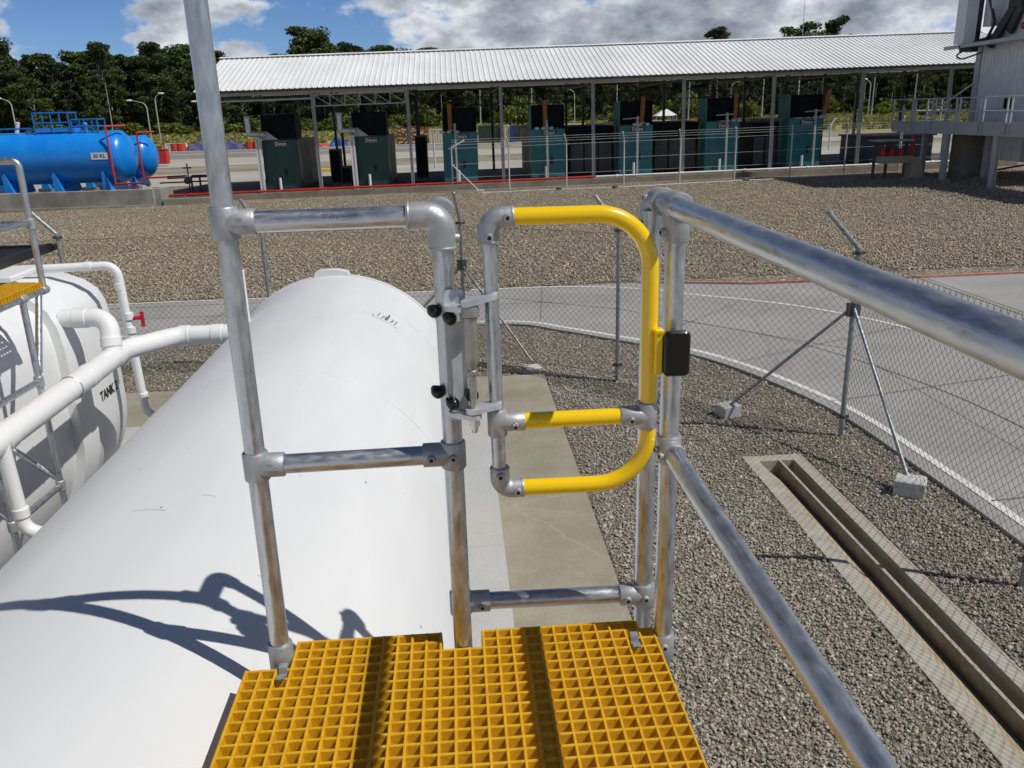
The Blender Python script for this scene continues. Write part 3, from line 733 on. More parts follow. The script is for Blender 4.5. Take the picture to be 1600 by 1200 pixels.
for k, y in enumerate(row_y):
    segs = []; st = None
    for i in range(nx):
        ok = min(y_top(i), y_top(i + 1)) >= y - .012 or (y_top(i) >= y - .012 and y_top(i + 1) >= y - .012)
        if ok and st is None: st = i
        if not ok and st is not None: segs.append((st, i)); st = None
    if st is not None: segs.append((st, nx))
    for a, b in segs: bar((gx0 + a * px - .003, y, 0), (gx0 + b * px + .003, y, 0))
# the bars on both ways share one height: lower the cross bars a hair so no faces coincide
vv = np.array(mb.v); nbar = 12 * (nx + 1); vv[nbar:, 2] -= .0004; mb.v = [tuple(p) for p in vv]
mk('grating', mb, grating_m, plat, 0)
for cx, cy, a in ((gx0 + px * 2.5, gy1 - PITCH * 3.5, 0.04), (gx0 + px * 26.5, gy1 - PITCH * 2.5, -.05)):
    mb = MB(); ca, sa = math.cos(a), math.sin(a)
    def q(x, y, z): return V(cx + x * ca - y * sa, cy + x * sa + y * ca, GZ + z)
    prof = [(-.034, .0045), (-.013, .0050), (-.009, -.010), (.009, -.010), (.013, .0050), (.034, .0045)]
    vs = [q(sx * .0105, y, z + dz) for dz in (0, .003) for sx in (-1, 1) for y, z in prof]
    n6 = 6; fs = []
    for i in range(5): fs += [(12 + i, 12 + n6 + i, 12 + n6 + i + 1, 12 + i + 1), (i, i + 1, n6 + i + 1, n6 + i), (i, 12 + i, 12 + i + 1, i + 1), (n6 + i, n6 + i + 1, 18 + i + 1, 18 + i)]
    mb.add(vs, fs); c_ = mk('grating_clip', mb, lead, plat, 0)
    mb = MB(); mb.cyl(q(0, 0, -.01), q(0, 0, -.003), .006, 6); mk('clip_bolt', mb, steel_nut, c_, 0)

# ------------------------------------------------------------------ the self closing gate
gate = thing('safety_gate', 'yellow tubular swing gate on spring hinge with black latch pad', 'gate', (.05, 1.9, 2.5))
GY = 1.90
def g(x, z, dy=0): return V(x, GY + dy, z)
mb = MB(); mb.tube(fillet([g(.108, 3.276), g(.441, 3.274), g(.445, 2.612), g(.110, 2.614)], .125, 14), .0200, 24); mk('gate_tube', mb, yellow_paint, gate, 40)
mb = MB(); mb.cyl(g(.13, 2.789), g(.385, 2.789), .0198, 24); mk('mid_bar', mb, yellow_paint, gate, 40)
mb = MB(); mb.cyl(g(.072, 3.25), g(.078, 2.64), .0170, 24); mk('hinge_post', mb, galv, gate, 40)
def gel(p, a, b):
    p = np.asarray(p, float); a, b = unit(a), unit(b); mb = MB(); md = MB(); sm = MB()
    mb.tube(fillet([p + a * .056, p, p + b * .056], .03, 8), .0238, 24); sleeve(mb, p, a, .050, .058, .0248); sleeve(mb, p, b, .050, .058, .0248)
    f = gfit('elbow_fitting', mb, gate)
    for d in (a, b): screw(sm, md, p + d * .042 + V(0, -.023, 0), (0, -1, 0), .008)
    mk_each('set_screw', sm, cast, f, 45); mk_each('screw_socket', md, dark_hole, f, 0)
gel(g(.072, 3.276), (1, 0, 0), (0, 0, -1)); gel(g(.079, 2.614), (1, 0, 0), (0, 0, 1))
def gtee(p, out):
    p = np.asarray(p, float); mb = MB(); md = MB(); sm = MB(); sleeve(mb, p, (0, 0, 1), -.034, .034, .0238); sleeve(mb, p, out, 0, .066, .0238)
    f = gfit('tee_fitting', mb, gate); screw(sm, md, p + unit(out) * .042 + V(0, -.0225, -.004), (0, -1, -.1), .007); mk_each('set_screw', sm, steel_nut, f, 40); mk_each('screw_socket', md, dark_hole, f, 0)
gtee(g(.077, 2.789), (1, 0, 0)); gtee(g(.441, 2.789), (-1, 0, 0))
# latch: yellow tab welded to the tube and the black pad bolted to it
mb = MB(); mb.bbox((.449, GY - .034, 2.897), (.470, GY - .004, 3.006), .004); mk('latch_tab', mb, yellow_paint, gate, 30)
mb = MB(); mb.bbox((.4455, GY - .037, 2.998), (.470, GY - .012, 3.010), .003); mk('latch_lip', mb, yellow_paint, gate, 30)
def rounded(w, h, r, n=6):
    out = []
    for cx, cy, a0 in ((w / 2 - r, h / 2 - r, 0), (-w / 2 + r, h / 2 - r, 90), (-w / 2 + r, -h / 2 + r, 180), (w / 2 - r, -h / 2 + r, 270)):
        for k in range(n + 1): t = R(a0 + 90 * k / n); out.append((cx + r * math.cos(t), cy + r * math.sin(t)))
    return out
mb = MB(); P_ = rounded(.062, .108, .013); n_ = len(P_); c0 = V(.4995, GY - .046, 2.951)
vs = []
for dy, o in ((0, .004), (.004, 0), (.016, 0)):
    vs += [c0 + V(a * (1 - o / .031), dy, b * (1 - o / .054)) for a, b in P_]
mb.add(vs, [tuple(range(n_))] + [(k * n_ + i, (k + 1) * n_ + i, (k + 1) * n_ + (i + 1) % n_, k * n_ + (i + 1) % n_) for k in range(2) for i in range(n_)] + [tuple(range(3 * n_ - 1, 2 * n_ - 1, -1))])
mk('latch_pad', mb, pad_m, gate, 30)
# hinge: slotted plate clamped to the post, spring barrel, two pivot arms, rubber capped bolts
mb = MB(); ax_u = unit(V(1, .34, 0)); ax_n = unit(V(.34, -1, 0))
plate_c = V(-.014, 1.912, 2.955)
Pp = rounded(.050, .318, .012, 6)
mb.prism(Pp, plate_c - ax_n * .003, ax_u, V(0, 0, 1), ax_n * .006); mk('hinge_plate', mb, zinc, gate, 30)
bx, by = .022, 1.868
mb = MB(); mb.lathe([(0, .020), (.006, .022), (.022, .022), (.026, .0165), (.034, .0158), (.118, .0168), (.132, .0158), (.140, .0115), (.150, .010), (.152, .0125), (.160, .0125), (.162, .0088), (.25, .0088)], V(bx, by, 3.083), (0, 0, -1), 26); mk('spring_barrel', mb, barrel_m, gate, 40)
def arm(p, q, w, h):
    mb = MB(); p, q = np.asarray(p, float), np.asarray(q, float); d = q - p; L_ = np.linalg.norm(d); u_ = unit(d); v_ = unit(np.cross(V(0, 0, 1), u_))
    poly = []
    for k in range(9): t = R(-90 + 180 * k / 8); poly.append((L_ + math.cos(t) * w / 2, math.sin(t) * w / 2))
    for k in range(9): t = R(90 + 180 * k / 8); poly.append((math.cos(t) * w / 2, math.sin(t) * w / 2))
    mb.prism(poly, p, u_, v_, V(0, 0, h)); return mb
mk('pivot_arm', arm(V(bx, by, 3.086), V(.068, 1.884, 3.094), .040, .0115), zinc, gate, 30)
mk('pivot_arm', arm(V(bx, by, 2.828), V(.070, 1.884, 2.832), .040, .0115), zinc, gate, 30)
mk('hinge_lug', arm(V(bx, by, 3.070), V(-.020, 1.894, 3.070), .036, .012), zinc, gate, 30)
mk('hinge_lug', arm(V(bx, by, 2.812), V(-.020, 1.894, 2.812), .036, .012), zinc, gate, 30)
mb = MB(); mb.cyl(V(bx, by, 2.812), V(bx, by, 2.797), .0155, 6); mb.cyl(V(bx, by, 2.797), V(bx, by, 2.786), .0105, 6); mb.cyl(V(bx, by, 2.788), V(bx, by, 2.778), .007, 10); mk('pivot_nut', mb, steel_nut, gate, 30)
for x, y, z in ((-.062, 1.93, 3.062), (-.026, 1.893, 3.052), (-.064, 1.93, 2.864), (-.029, 1.893, 2.846), (.017, 1.898, 2.862)):
    mb = MB(); mb.lathe([(-.022, .0095), (-.004, .0105), (0, .0155), (.012, .0155), (.020, .0115), (.024, .004)], V(x, y, z) - ax_n * -.0, ax_n, 16); mk('bolt_cap', mb, rubber, gate, 40)

# ------------------------------------------------------------------ white tanks
TX, TZ, TR, TY1 = -1.0868, 1.1366, 1.0322, 7.45
tank = thing('storage_tank', 'large plain white cylindrical tank beside the platform, crossed by railing shadows', 'tank', (TX, 3, .0))
mb = MB(); n = 120; ysl = np.linspace(-4, TY1, 60); vs = []; rings = len(ysl)
rn = np.random.default_rng(11)
for j, y in enumerate(ysl):
    for k in range(n):
        t = 2 * math.pi * k / n
        r = TR + .0022 * math.sin(3 * t + y * 1.3) * math.sin(y * .9 + 1) + .0012 * math.sin(11 * t + 2.1 * y)
        vs.append((TX + r * math.cos(t), y, TZ + r * math.sin(t)))
fs = [(j * n + k, (j + 1) * n + k, (j + 1) * n + (k + 1) % n, j * n + (k + 1) % n) for j in range(rings - 1) for k in range(n)]
fs = [tuple(reversed(f)) for f in fs]
mb.add(vs, fs); mb.lathe([(0, TR), (.06, TR * .97), (.16, TR * .8), (.24, TR * .45), (.26, .01)], V(TX, TY1, TZ), (0, 1, 0), 60)
mk('tank_shell', mb, tank_white, tank, 60)
for y in (6.55, 4.6, 1.2):
    mb = MB(); mb.lathe([(0, TR - .01), (.0, TR + .0015), (.012, TR + .0042), (.024, TR + .0015), (.024, TR - .01)], V(TX, y, TZ), (0, 1, 0), 120); mk('weld_seam', mb, tank_white, tank, 60)
mb = MB(); mb.lathe([(0, TR - .01), (0, TR + .010), (.025, TR + .014), (.045, TR + .008), (.045, TR - .02)], V(TX, TY1 - .05, TZ), (0, 1, 0), 120); mk('end_rim', mb, tank_white, tank, 60)
mb = MB(); mb.prism([(-.16, -.02), (.16, -.02), (.14, .03), (.05, .05), (-.10, .05), (-.14, .03)], V(TX - .02, TY1 - .06, TZ + TR + .002), V(1, 0, 0), V(0, 0, 1), V(0, .1, 0)); mk('lifting_lug', mb, tank_white, tank, 30)
for y in (0.2, 5.2):
    mb = MB(); prof = [(-1.0, -1.03)] + [(1.05 * math.cos(R(a)), 1.05 * math.sin(R(a))) for a in range(215, 326, 5)] + [(1.0, -1.03)]
    mb.prism(prof, V(TX, y, TZ), V(1, 0, 0), V(0, 0, 1), V(0, .25, 0)); mk('saddle', mb, conc_pale, tank, 0)
mb = MB(); mb.bbox((-1.635, 6.38, 1.99), (-1.605, 6.42, 2.42), .003); mb.box((-1.65, 6.36, 1.96), (-1.58, 6.44, 2.02)); mk('gauge_board', mb, tank_white2, tank, 0)
# hand marked pen strokes near the far end
def on_tank(th, y, dr=.0015): r = TR + dr; return V(TX + r * math.cos(th), y, TZ + r * math.sin(th))
th0 = math.atan2(2.02 - TZ, -.56 - TX)
def stroke(mb, pts, w):
    p = [on_tank(*a) for a in pts]
    for a, b in zip(p[:-1], p[1:]):
        d = unit(b - a); nrm = unit((a + b) / 2 - V(TX, (a[1] + b[1]) / 2, TZ)); s_ = np.cross(d, nrm) * w / 2
        mb.add([a - s_, b - s_, b + s_, a + s_], [(0, 1, 2, 3), (3, 2, 1, 0)])
mb = MB()
for i, (dx, h, bend, w) in enumerate(((-.075, .13, .01, .006), (-.04, .10, .015, .006), (-.012, .12, .0, .007), (.0, .2, .012, .011), (.035, .12, .02, .006), (.068, .13, .012, .006))):
    stroke(mb, [(th0 - dx / TR, 6.25), (th0 - (dx + .006) / TR, 6.25 + h * .35), (th0 - (dx + bend) / TR, 6.25 + h * .6), (th0 - (dx + .014) / TR, 6.25 + h)], w)
stroke(mb, [(th0 + .11 / TR, 6.26), (th0 + .10 / TR, 6.21), (th0 - .02 / TR, 6.205), (th0 - .10 / TR, 6.195)], .004)
mk('pen_mark', mb, marker, tank, 0)
# scratches and specks on the shell
mb = MB()
for k in range(75):
    th = rn.uniform(R(25), R(135)); y = rn.uniform(1.6, 6.8)
    if rn.random() < .75: l = rn.uniform(.004, .012); stroke(mb, [(th, y), (th + l * .5, y + l)], rn.uniform(.003, .006))
    else: l = rn.uniform(.04, .14); stroke(mb, [(th, y), (th + l * .5, y + l * .15), (th + l, y + l * .2)], .0016)
mk('scuff_mark', mb, mat('scuff_grey', (.42, .42, .41), None, rough=.8), tank, 0)

X2, T2Y1 = -4.10, 7.55
tank2 = thing('storage_tank', 'white resin tank lettered TANK 2 with ribs, behind the thick white pipe', 'tank', (X2, 5, .0))
mb = MB(); n = 96
def sect2(off):
    a1 = [((TR + off) * math.cos(R(a)), (TR + off) * math.sin(R(a))) for a in range(-90, 1, 5)]
    k = off
    up = [(TR + k, .15), (TR + k, .42), (TR - .005 + k, .72), (TR - .03 + k, .90), (TR - .08 + k, 1.0 + k * .4), (TR - .18 + k * .8, 1.08 + k * .7), (.68, 1.15 + k), (.0, 1.17 + k)]
    p = a1 + up; return p + [(-a, b) for a, b in p[::-1]][1:-1]
S2 = sect2(0); k2 = len(S2); vs = []; fs = []
stn2 = [(-5.0, 1.0), (-2, 1), (0, 1), (2, 1), (4, 1), (6, 1), (7.0, 1), (7.5, .995), (7.62, .94), (7.72, .78), (7.77, .5), (7.79, .1)]
for y, f_ in stn2: vs += [(X2 + a * f_, y, TZ + b * f_) for a, b in S2]
fs = [(j * k2 + i, (j + 1) * k2 + i, (j + 1) * k2 + (i + 1) % k2, j * k2 + (i + 1) % k2) for j in range(len(stn2) - 1) for i in range(k2)]
fs = [tuple(reversed(f)) for f in fs] + [tuple(range((len(stn2) - 1) * k2, len(stn2) * k2))]
mk('tank_shell', (vs, fs), tank_white2, tank2, 40)
def rib(y0, y1):
    mb = MB(); poly = sect2(.07)
    mb.prism(poly, V(X2, y0, TZ), V(1, 0, 0), V(0, 0, 1), V(0, y1 - y0, 0)); return mk('stiffening_rib', mb, tank_white2, tank2, 30)
rib(6.38, 6.68); rib(3.3, 3.6); rib(.6, .9)
mb = MB(); mb.bbox((X2 - .5, 6.42, 2.39), (X2 + .80, 6.95, 2.435), .01); mk('hatch_flange', mb, tank_white2, tank2, 30)
vs, fs = text_mesh('TANK 2', .118, bold=.003); w = [V(X2 + TR + .004, 7.16 + p[0] * .92, 1.285 + p[1]) for p in vs]
mk('tank_lettering', (w, fs), ink, tank2, 0)
for y in (1.0, 6.6):
    mb = MB(); prof = [(-1.0, -1.03)] + [(1.16 * math.cos(R(a)), 1.16 * math.sin(R(a))) for a in range(225, 316, 5)] + [(1.0, -1.03)]
    mb.prism(prof, V(X2, y, TZ), V(1, 0, 0), V(0, 0, 1), V(0, .2, 0)); mk('saddle', mb, conc_pale, tank2, 0)
cv = thing('slatted_cover', 'flat black slatted cover on top of the white TANK 2', 'cover', (-4.3, 6.8, 2.42))
mb = MB()
for k in range(24): mb.box((-5.3 + .0, 6.42 + k * .05, 2.46), (-3.62, 6.45 + k * .05, 2.485))
mk('slat', mb, black_mesh, cv, 0)
mb = MB(); mb.beam((-5.4, 6.38, 2.475), (-3.5, 6.38, 2.475), .05, .07); mb.beam((-3.56, 6.36, 2.475), (-3.56, 7.66, 2.475), .05, .07); mb.beam((-5.4, 7.65, 2.475), (-3.5, 7.65, 2.475), .05, .05); mk('frame', mb, black_mesh, cv, 0)
mb = MB(); mb.tube(fillet([(-4.2, 7.0, 2.49), (-4.2, 7.0, 2.55), (-3.9, 7.0, 2.55), (-3.9, 7.0, 2.49)], .02, 4), .009, 8); mk('handle', mb, black_mesh, cv, 40)

# ------------------------------------------------------------------ white plastic pipework
pp = thing('drain_pipe', 'thick white plastic pipe running between the two white tanks', 'pipe', (-2.6, 5, 0))
PZ = 1.79
mb = MB(); mb.tube(fillet([(-2.66, -3, PZ), (-2.66, 6.6, PZ), (-2.36, 7.0, PZ), (-1.5, 7.0, PZ)], {1: .25, 2: .25}, 8), .080, 26); mk('main_pipe', mb, pvc, pp, 40)
def collar(mb, p, d, r, l): mb.lathe([(-l, r - .004), (-l + .004, r), (l - .004, r), (l, r - .004)], np.asarray(p, float), d, 26)
mb = MB()
for p, d in (((-2.66, 6.42, PZ), (0, 1, 0)), ((-2.66, 5.9, PZ), (0, 1, 0)), ((-2.66, 4.72, PZ), (0, 1, 0)), ((-2.30, 7.0, PZ), (1, 0, 0)), ((-2.03, 7.0, PZ), (1, 0, 0))): collar(mb, p, d, .0855, .045)
mk_each('pipe_socket', mb, pvc, pp, 40)
mb = MB(); mb.lathe([(0, .082), (.006, .0865), (.012, .082)], V(-2.66, 5.62, PZ), (0, 1, 0), 26); mk('band_clip', mb, galv, pp, 40)
mb = MB(); mb.tube(fillet([(-3.05, 6.52, 2.08), (-2.70, 6.52, 2.08), (-2.66, 6.40, PZ + .02)], .13, 10), .072, 24); mk('branch_elbow', mb, pvc, pp, 40)
mb = MB(); collar(mb, (-2.90, 6.52, 2.08), (1, 0, 0), .078, .05); collar(mb, (-2.672, 6.43, 1.90), (.05, -.3, -1), .078, .035); mk_each('branch_collar', mb, pvc, pp, 40)
vp = thing('vent_pipe', 'thin white pipe looping over to a red valve handle beside TANK 2', 'pipe', (-2.85, 7.2, 0))
mb = MB(); mb.tube(fillet([(-3.9, 7.15, 2.36), (-2.86, 7.25, 2.36), (-2.82, 7.25, 1.0), (-1.5, 7.2, 1.0)], {1: .10, 2: .12}, 8), .036, 20); mk('pipe_run', mb, pvc, vp, 40)
mb = MB()
for p, d in (((-3.08, 7.23, 2.36), (1, 0, 0)), ((-2.86, 7.25, 2.18), (0, 0, 1)), ((-2.83, 7.25, 1.92), (0, 0, 1)), ((-2.83, 7.25, 1.80), (0, 0, 1)), ((-2.82, 7.25, 1.2), (0, 0, 1)), ((-2.60, 7.24, 1.0), (1, 0, 0))): collar(mb, p, d, .041, .03)
mk_each('pipe_socket', mb, pvc, vp, 40)
mb = MB(); mb.cyl((-2.80, 7.25, 1.90), (-2.72, 7.25, 1.905), .018, 10)
for k in range(5): mb.bbox((-2.735, 7.237, 1.825 + .027 * k), (-2.70, 7.26, 1.847 + .027 * k), .004)
mb.box((-2.72, 7.243, 1.83), (-2.708, 7.255, 1.955)); mk('valve_handle', mb, red_plastic, vp, 30)
dp = thing('drop_pipe', 'thin white pipe dropping from the thick pipe to an elbow at the near tank', 'pipe', (-2.6, 4.5, 0))
mb = MB(); mb.tube(fillet([(-2.62, 4.62, PZ), (-2.60, 4.62, 1.22), (-1.7, 4.62, 1.22)], {1: .10}, 8), .040, 20); mk('pipe_run', mb, pvc, dp, 40)
mb = MB(); collar(mb, (-2.60, 4.62, 1.36), (0, 0, 1), .046, .03); collar(mb, (-2.42, 4.62, 1.22), (1, 0, 0), .046, .03); mk_each('pipe_socket', mb, pvc, dp, 40)

# ------------------------------------------------------------------ second platform at the left edge
pl2 = thing('access_platform', 'distant yellow grating platform on galvanised legs beside TANK 2', 'platform', (-3.0, 5.3, 0))
cx, cy = -2.75, 5.72
def p2(name, path, r=.021, m=None): mb = MB(); mb.tube(path, r, 14); return mk(name, mb, m or galv, pl2, 40)
p2('post', fillet([(cx, cy, 2.46), (cx, cy, 3.285), (cx - 1.6, cy, 3.285)], .04, 5)); p2('rail', [(cx, cy, 2.89), (cx - 1.6, cy, 2.89)]); p2('rail', [(cx, cy, 2.90), (cx, cy - 2.2, 2.90)])
p2('rail', [(cx, cy, 2.455), (cx, cy - 2.2, 2.455)]); p2('rail', [(cx, cy, 2.455), (cx - 1.5, cy, 2.455)])
p2('leg', [(cx, cy - .30, 2.44), (cx + .03, cy - .36, 1.9), (cx + .03, cy - .36, .08)]); p2('leg', [(cx, cy - .95, 2.44), (cx, cy - .95, .08)])
p2('leg', [(cx - 1.45, cy - .3, 2.44), (cx - 1.45, cy - .3, 2.2)])
p2('brace', [(cx + .0, cy - .08, 2.44), (cx + .03, cy - .34, 1.98)]); p2('brace', [(cx + .03, cy - .36, 1.93), (cx, cy - .95, 1.93)]); p2('brace', [(cx + .03, cy - .36, 1.20), (cx, cy - .95, 1.20)])
p2('brace', [(cx + .03, cy - .36, 1.24), (cx - .6, cy - .2, 1.66)]); p2('brace', [(cx, cy - .95, 1.24), (cx - .6, cy - .8, 1.66)])
mb = MB()
for p, d in (((cx, cy, 2.455), (0, -1, 0)), ((cx, cy, 2.89), (0, 0, 1)), ((cx + .03, cy - .36, 1.93), (0, 0, 1)), ((cx + .03, cy - .36, 1.20), (0, 0, 1)), ((cx, cy - .95, 1.2), (0, 0, 1)), ((cx, cy - .95, 1.93), (0, 0, 1)), ((cx, cy - .3, 2.455), (0, 1, 0))): collar(mb, p, d, .029, .035)
mk_each('clamp_fitting', mb, cast, pl2, 40)
mb = MB(); k = 0
for x in np.arange(cx - 1.50, cx + .021, .0381): mb.box((x - .004, cy - 2.2, 2.475), (x + .004, cy, 2.51))
for y in np.arange(cy - 2.2, cy + .001, .0381): mb.box((cx - 1.50, y - .004, 2.4755), (cx + .016, y + .004, 2.5095))
mk('grating', mb, grating_m, pl2, 0)

# ------------------------------------------------------------------ near chain link fence
def chain(mbv, mbf, p0, p1, z0, z1, pit, r, barbs=True):
    p0, p1 = np.asarray(p0, float), np.asarray(p1, float); L_ = np.linalg.norm(p1 - p0); d = (p1 - p0) / L_; nn = np.array([-d[1], d[0]])
    nw = int(L_ / pit); nj = int((z1 - z0) / pit) + 1
    for k in range(nw):
        j = np.arange(nj); s = (k + ((j + k) % 2)) * pit; z = z0 + j * pit; off = np.where((j + k) % 2 == 0, r, -r)
        c = np.c_[p0[0] + d[0] * s + nn[0] * off, p0[1] + d[1] * s + nn[1] * off, z]
        if barbs: c = np.vstack([c, c[-1] + V(d[0] * pit * (.45 if k % 2 else -.45), d[1] * pit * (.45 if k % 2 else -.45), pit * 1.0)])
        m = len(c); base = sum(len(a) for a in mbv)
        ring = np.stack([c + np.r_[d * r, 0], c + np.r_[-d * r * .5 + nn * r * .87, 0], c + np.r_[-d * r * .5 - nn * r * .87, 0]], 1).reshape(-1, 3)
        mbv.append(ring); i = np.arange(m - 1)[:, None] * 3
        for a, b in ((0, 1), (1, 2), (2, 0)): mbf.append(np.hstack([i + a, i + b, i + 3 + b, i + 3 + a]) + base)
fence = thing('chain_link_fence', 'near chain link fence with angled post tops between gravel and curved road', 'fence', (4.1, 8.35, 0))
FP = [(4.1, -3.4), (4.1, 2.2), (4.1, 5.26), (4.1, 8.35), (2.06, 10.66), (.06, 12.0), (-2.70, 12.0), (-5.45, 12.0), (-8.2, 12.0)]
def fparent(o, p): o.parent = p; o.location = tuple(-ORG[p.name]); return o
for a, b in zip(FP[:-1], FP[1:]):
    mv, mf = [], []; chain(mv, mf, a, b, .10, 1.97, .043, .0023); o = big_mesh('mesh_panel', np.vstack(mv), np.vstack(mf), wire_m); fparent(o, fence)
    mb = MB()
    for z in (.12, 1.0, 1.98): mb.cyl((*a, z), (*b, z), .0022, 5)
    mk('line_wire', mb, wire_m, fence, 0)
def fpost(p, armdir, armlen=.5):
    x, y = p; mb = MB(); mb.cyl((x, y, -.05), (x, y, 2.08), .0265, 16)
    a0 = V(x, y, 2.06); a1 = a0 + V(armdir[0] * .35, armdir[1] * .35, .38)
    po = mk('post', mb, post_m, fence, 40)
    mb = MB(); mb.cyl(a0, a1, .026, 14); mb.lathe([(0, .029), (.012, .029), (.02, .02)], a1, a1 - a0, 14); mk('angled_arm', mb, post_m, po, 40)
    mb = MB()
    for z in (.24, 2.02): mb.lathe([(-.018, .034), (.018, .034)], V(x, y, z), (0, 0, 1), 8); mb.box((x - .065, y - .012, z - .016), (x + .065, y + .012, z + .016))
    mk_each('post_band', mb, steel_dark, po, 0, 2)
    return po
inw = {2: (-1, 0), 3: (-1, .0), 4: (-.8, .3), 5: (-.2, -.3), 6: (-.6, -.2), 7: (-1, .0), 1: (-1, 0), 0: (-1, 0), 8: (-1, 0)}
for i, p in enumerate(FP): fpost(p, inw[i])
def brace(p, q, z0=1.44):
    mb = MB(); mb.tube([(p[0], p[1], z0), (q[0], q[1], .12)], .0175, 10); b = mk('brace', mb, post_m, fence, 40); return b
def fblock(q, s, a, z1=.15):
    mb = MB(); mb.bbox((-s, -s * .8, -.05), (s, s * .8, z1), .012); ca, sa = math.cos(a), math.sin(a)
    mb.v = [(q[0] + x * ca - y * sa, q[1] + x * sa + y * ca, z) for x, y, z in mb.v]; return mk('footing_block', mb, block_m, fence, 0)
brace((4.08, 8.36), (3.10, 9.17)); fblock((3.10, 9.17), .125, .35)
brace((4.10, 8.33), (4.09, 6.90)); fblock((4.09, 6.88), .135, -.55, .17)
brace((.08, 11.98), (.98, 11.45), 1.40); fblock((.99, 11.44), .12, .3, .04); brace((.04, 12.0), (-1.25, 12.0), 1.40); fblock((-1.27, 12.0), .12, 0, .10)
for p in ((4.1, 8.35), (.06, 12.0)):
    mb = MB(); mb.lathe([(-.07, .034), (.07, .034)], V(p[0], p[1], 1.43), (0, 0, 1), 10); mb.box((p[0] - .07, p[1] - .02, 1.36), (p[0] + .07, p[1] + .02, 1.50)); mk('brace_clamp', mb, steel_dark, fence, 0)

# ------------------------------------------------------------------ generator shed (stands on ground that rises gently to the right)
TILT = -math.atan(.0107)
SZ = .26
shed = thing('generator_shed', 'long open shed with white corrugated roof sheltering the green generators', 'shed', (0, 41, SZ), local=True, rot=(0, TILT, 0))
SX0, SX1 = -10.75, 27.5
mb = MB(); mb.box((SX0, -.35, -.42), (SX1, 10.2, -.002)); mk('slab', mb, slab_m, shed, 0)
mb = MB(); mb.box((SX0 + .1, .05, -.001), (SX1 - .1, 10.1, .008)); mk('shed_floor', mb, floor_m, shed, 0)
EZ, RZ = 4.52, 6.24
def roof_sheet(y0, z0, y1, z1):
    mb = MB(); pit = .25; nxr = int((SX1 + .5 - (SX0 - .5)) / pit); xs = []; zz = []
    for i in range(nxr):
        x = SX0 - .5 + i * pit
        for dx, h in ((0, 0), (.165, 0), (.19, .035), (.225, .035)): xs.append(x + dx); zz.append(h)
    yy = np.linspace(0, 1, 9); n_ = len(xs); vs = []; sag = np.random.default_rng(5)
    for j, t in enumerate(yy):
        y = y0 + (y1 - y0) * t; z = z0 + (z1 - z0) * t; lap = .006 if j % 4 == 0 else 0
        vs += [(x, y, z + h + lap) for x, h in zip(xs, zz)]
    fs = [(j * n_ + i, j * n_ + i + 1, (j + 1) * n_ + i + 1, (j + 1) * n_ + i) for j in range(len(yy) - 1) for i in range(n_ - 1)]
    return mk('roof_sheet', (vs, fs), roof_m, shed, 0)
roof_sheet(-.80, EZ, 5, RZ); roof_sheet(10.8, EZ, 5, RZ)
mb = MB()
for s in (-1, 1):
    a, b = (SX0 - .55, 5 + s * .30, RZ - .03), (SX1 + .55, 5 + s * .30, RZ - .03)
    mb.add([(a[0], 5, RZ + .075), (b[0], 5, RZ + .075), (b[0], b[1], RZ + .0), (a[0], a[1], RZ + .0)], [(0, 1, 2, 3) if s < 0 else (3, 2, 1, 0)])
mk_each('ridge_cap', mb, roof_m, shed, 0)
cols = [-10.49 + 4.29 * k for k in range(9)]
def hcol(x, y, h, m=steel_grey, w=.14):
    mb = MB(); mb.box((x - w / 2, y - w / 2, 0), (x - w / 2 + .014, y + w / 2, h)); mb.box((x + w / 2 - .014, y - w / 2, 0), (x + w / 2, y + w / 2, h)); mb.box((x - w / 2 + .014, y - .008, 0), (x + w / 2 - .014, y + .008, h)); mb.box((x - .12, y - .12, .003), (x + .12, y + .12, .022)); return mk('column', mb, m, shed, 0)
for x in cols: hcol(x, 0, 4.52); hcol(x, 9.7, 4.5, steel_dark)
for x in cols[1:]: hcol(x + .25, 4.9, 5.9, steel_dark, .12)
def lattice(name, a, b, z0, z1, npan, m):
    a, b = V(*a), V(*b); mb = MB(); w = .05
    mb.beam(a + V(0, 0, z0), b + V(0, 0, z0), w); mb.beam(a + V(0, 0, z1), b + V(0, 0, z1), w)
    for k in range(npan + 1):
        p = a + (b - a) * k / npan; mb.beam(p + V(0, 0, z0 + .02), p + V(0, 0, z1 - .02), w * .8)
        if k < npan: q = a + (b - a) * (k + 1) / npan; mb.beam(p + V(0, .002, z1 - .02), q + V(0, .002, z0 + .02), w * .7)
    return mk(name, mb, m, shed, 0)
for k in range(8): lattice('lattice_girder', (cols[k] + .08, 9.7, 0), (cols[k + 1] - .08, 9.7, 0), 3.55, 4.05, 8, steel_dark)
lattice('lattice_girder', (cols[1] + .1, 0, 0), (cols[2] - .1, 0, 0), 3.76, 4.24, 6, steel_grey)
for x in cols:
    mb = MB()
    mb.beam((x, 0, 4.44), (x, 4.9, 5.92), .09, .16); mb.beam((x, 9.7, 4.44), (x, 4.9, 5.92), .09, .16); mb.beam((x, 0.1, 4.28), (x, 9.6, 4.28), .08, .10)
    for t in (.25, .5, .75): mb.beam((x, 4.9 * t, 4.3), (x, 4.9 * t, 4.44 + 1.48 * t), .05); mb.beam((x, 9.7 - 4.8 * t, 4.3), (x, 9.7 - 4.8 * t, 4.44 + 1.48 * t), .05)
    mk('roof_truss', mb, steel_dark, shed, 0)
mb = MB()
for t in np.linspace(0.02, .98, 6):
    z = EZ + (RZ - EZ) * t - .07
    for y in (-.75 + 5.75 * t, 10.75 - 5.75 * t): mb.beam((SX0 - .4, y, z), (SX1 + .4, y, z), .06, .11)
mk_each('purlin', mb, steel_dark, shed, 0)
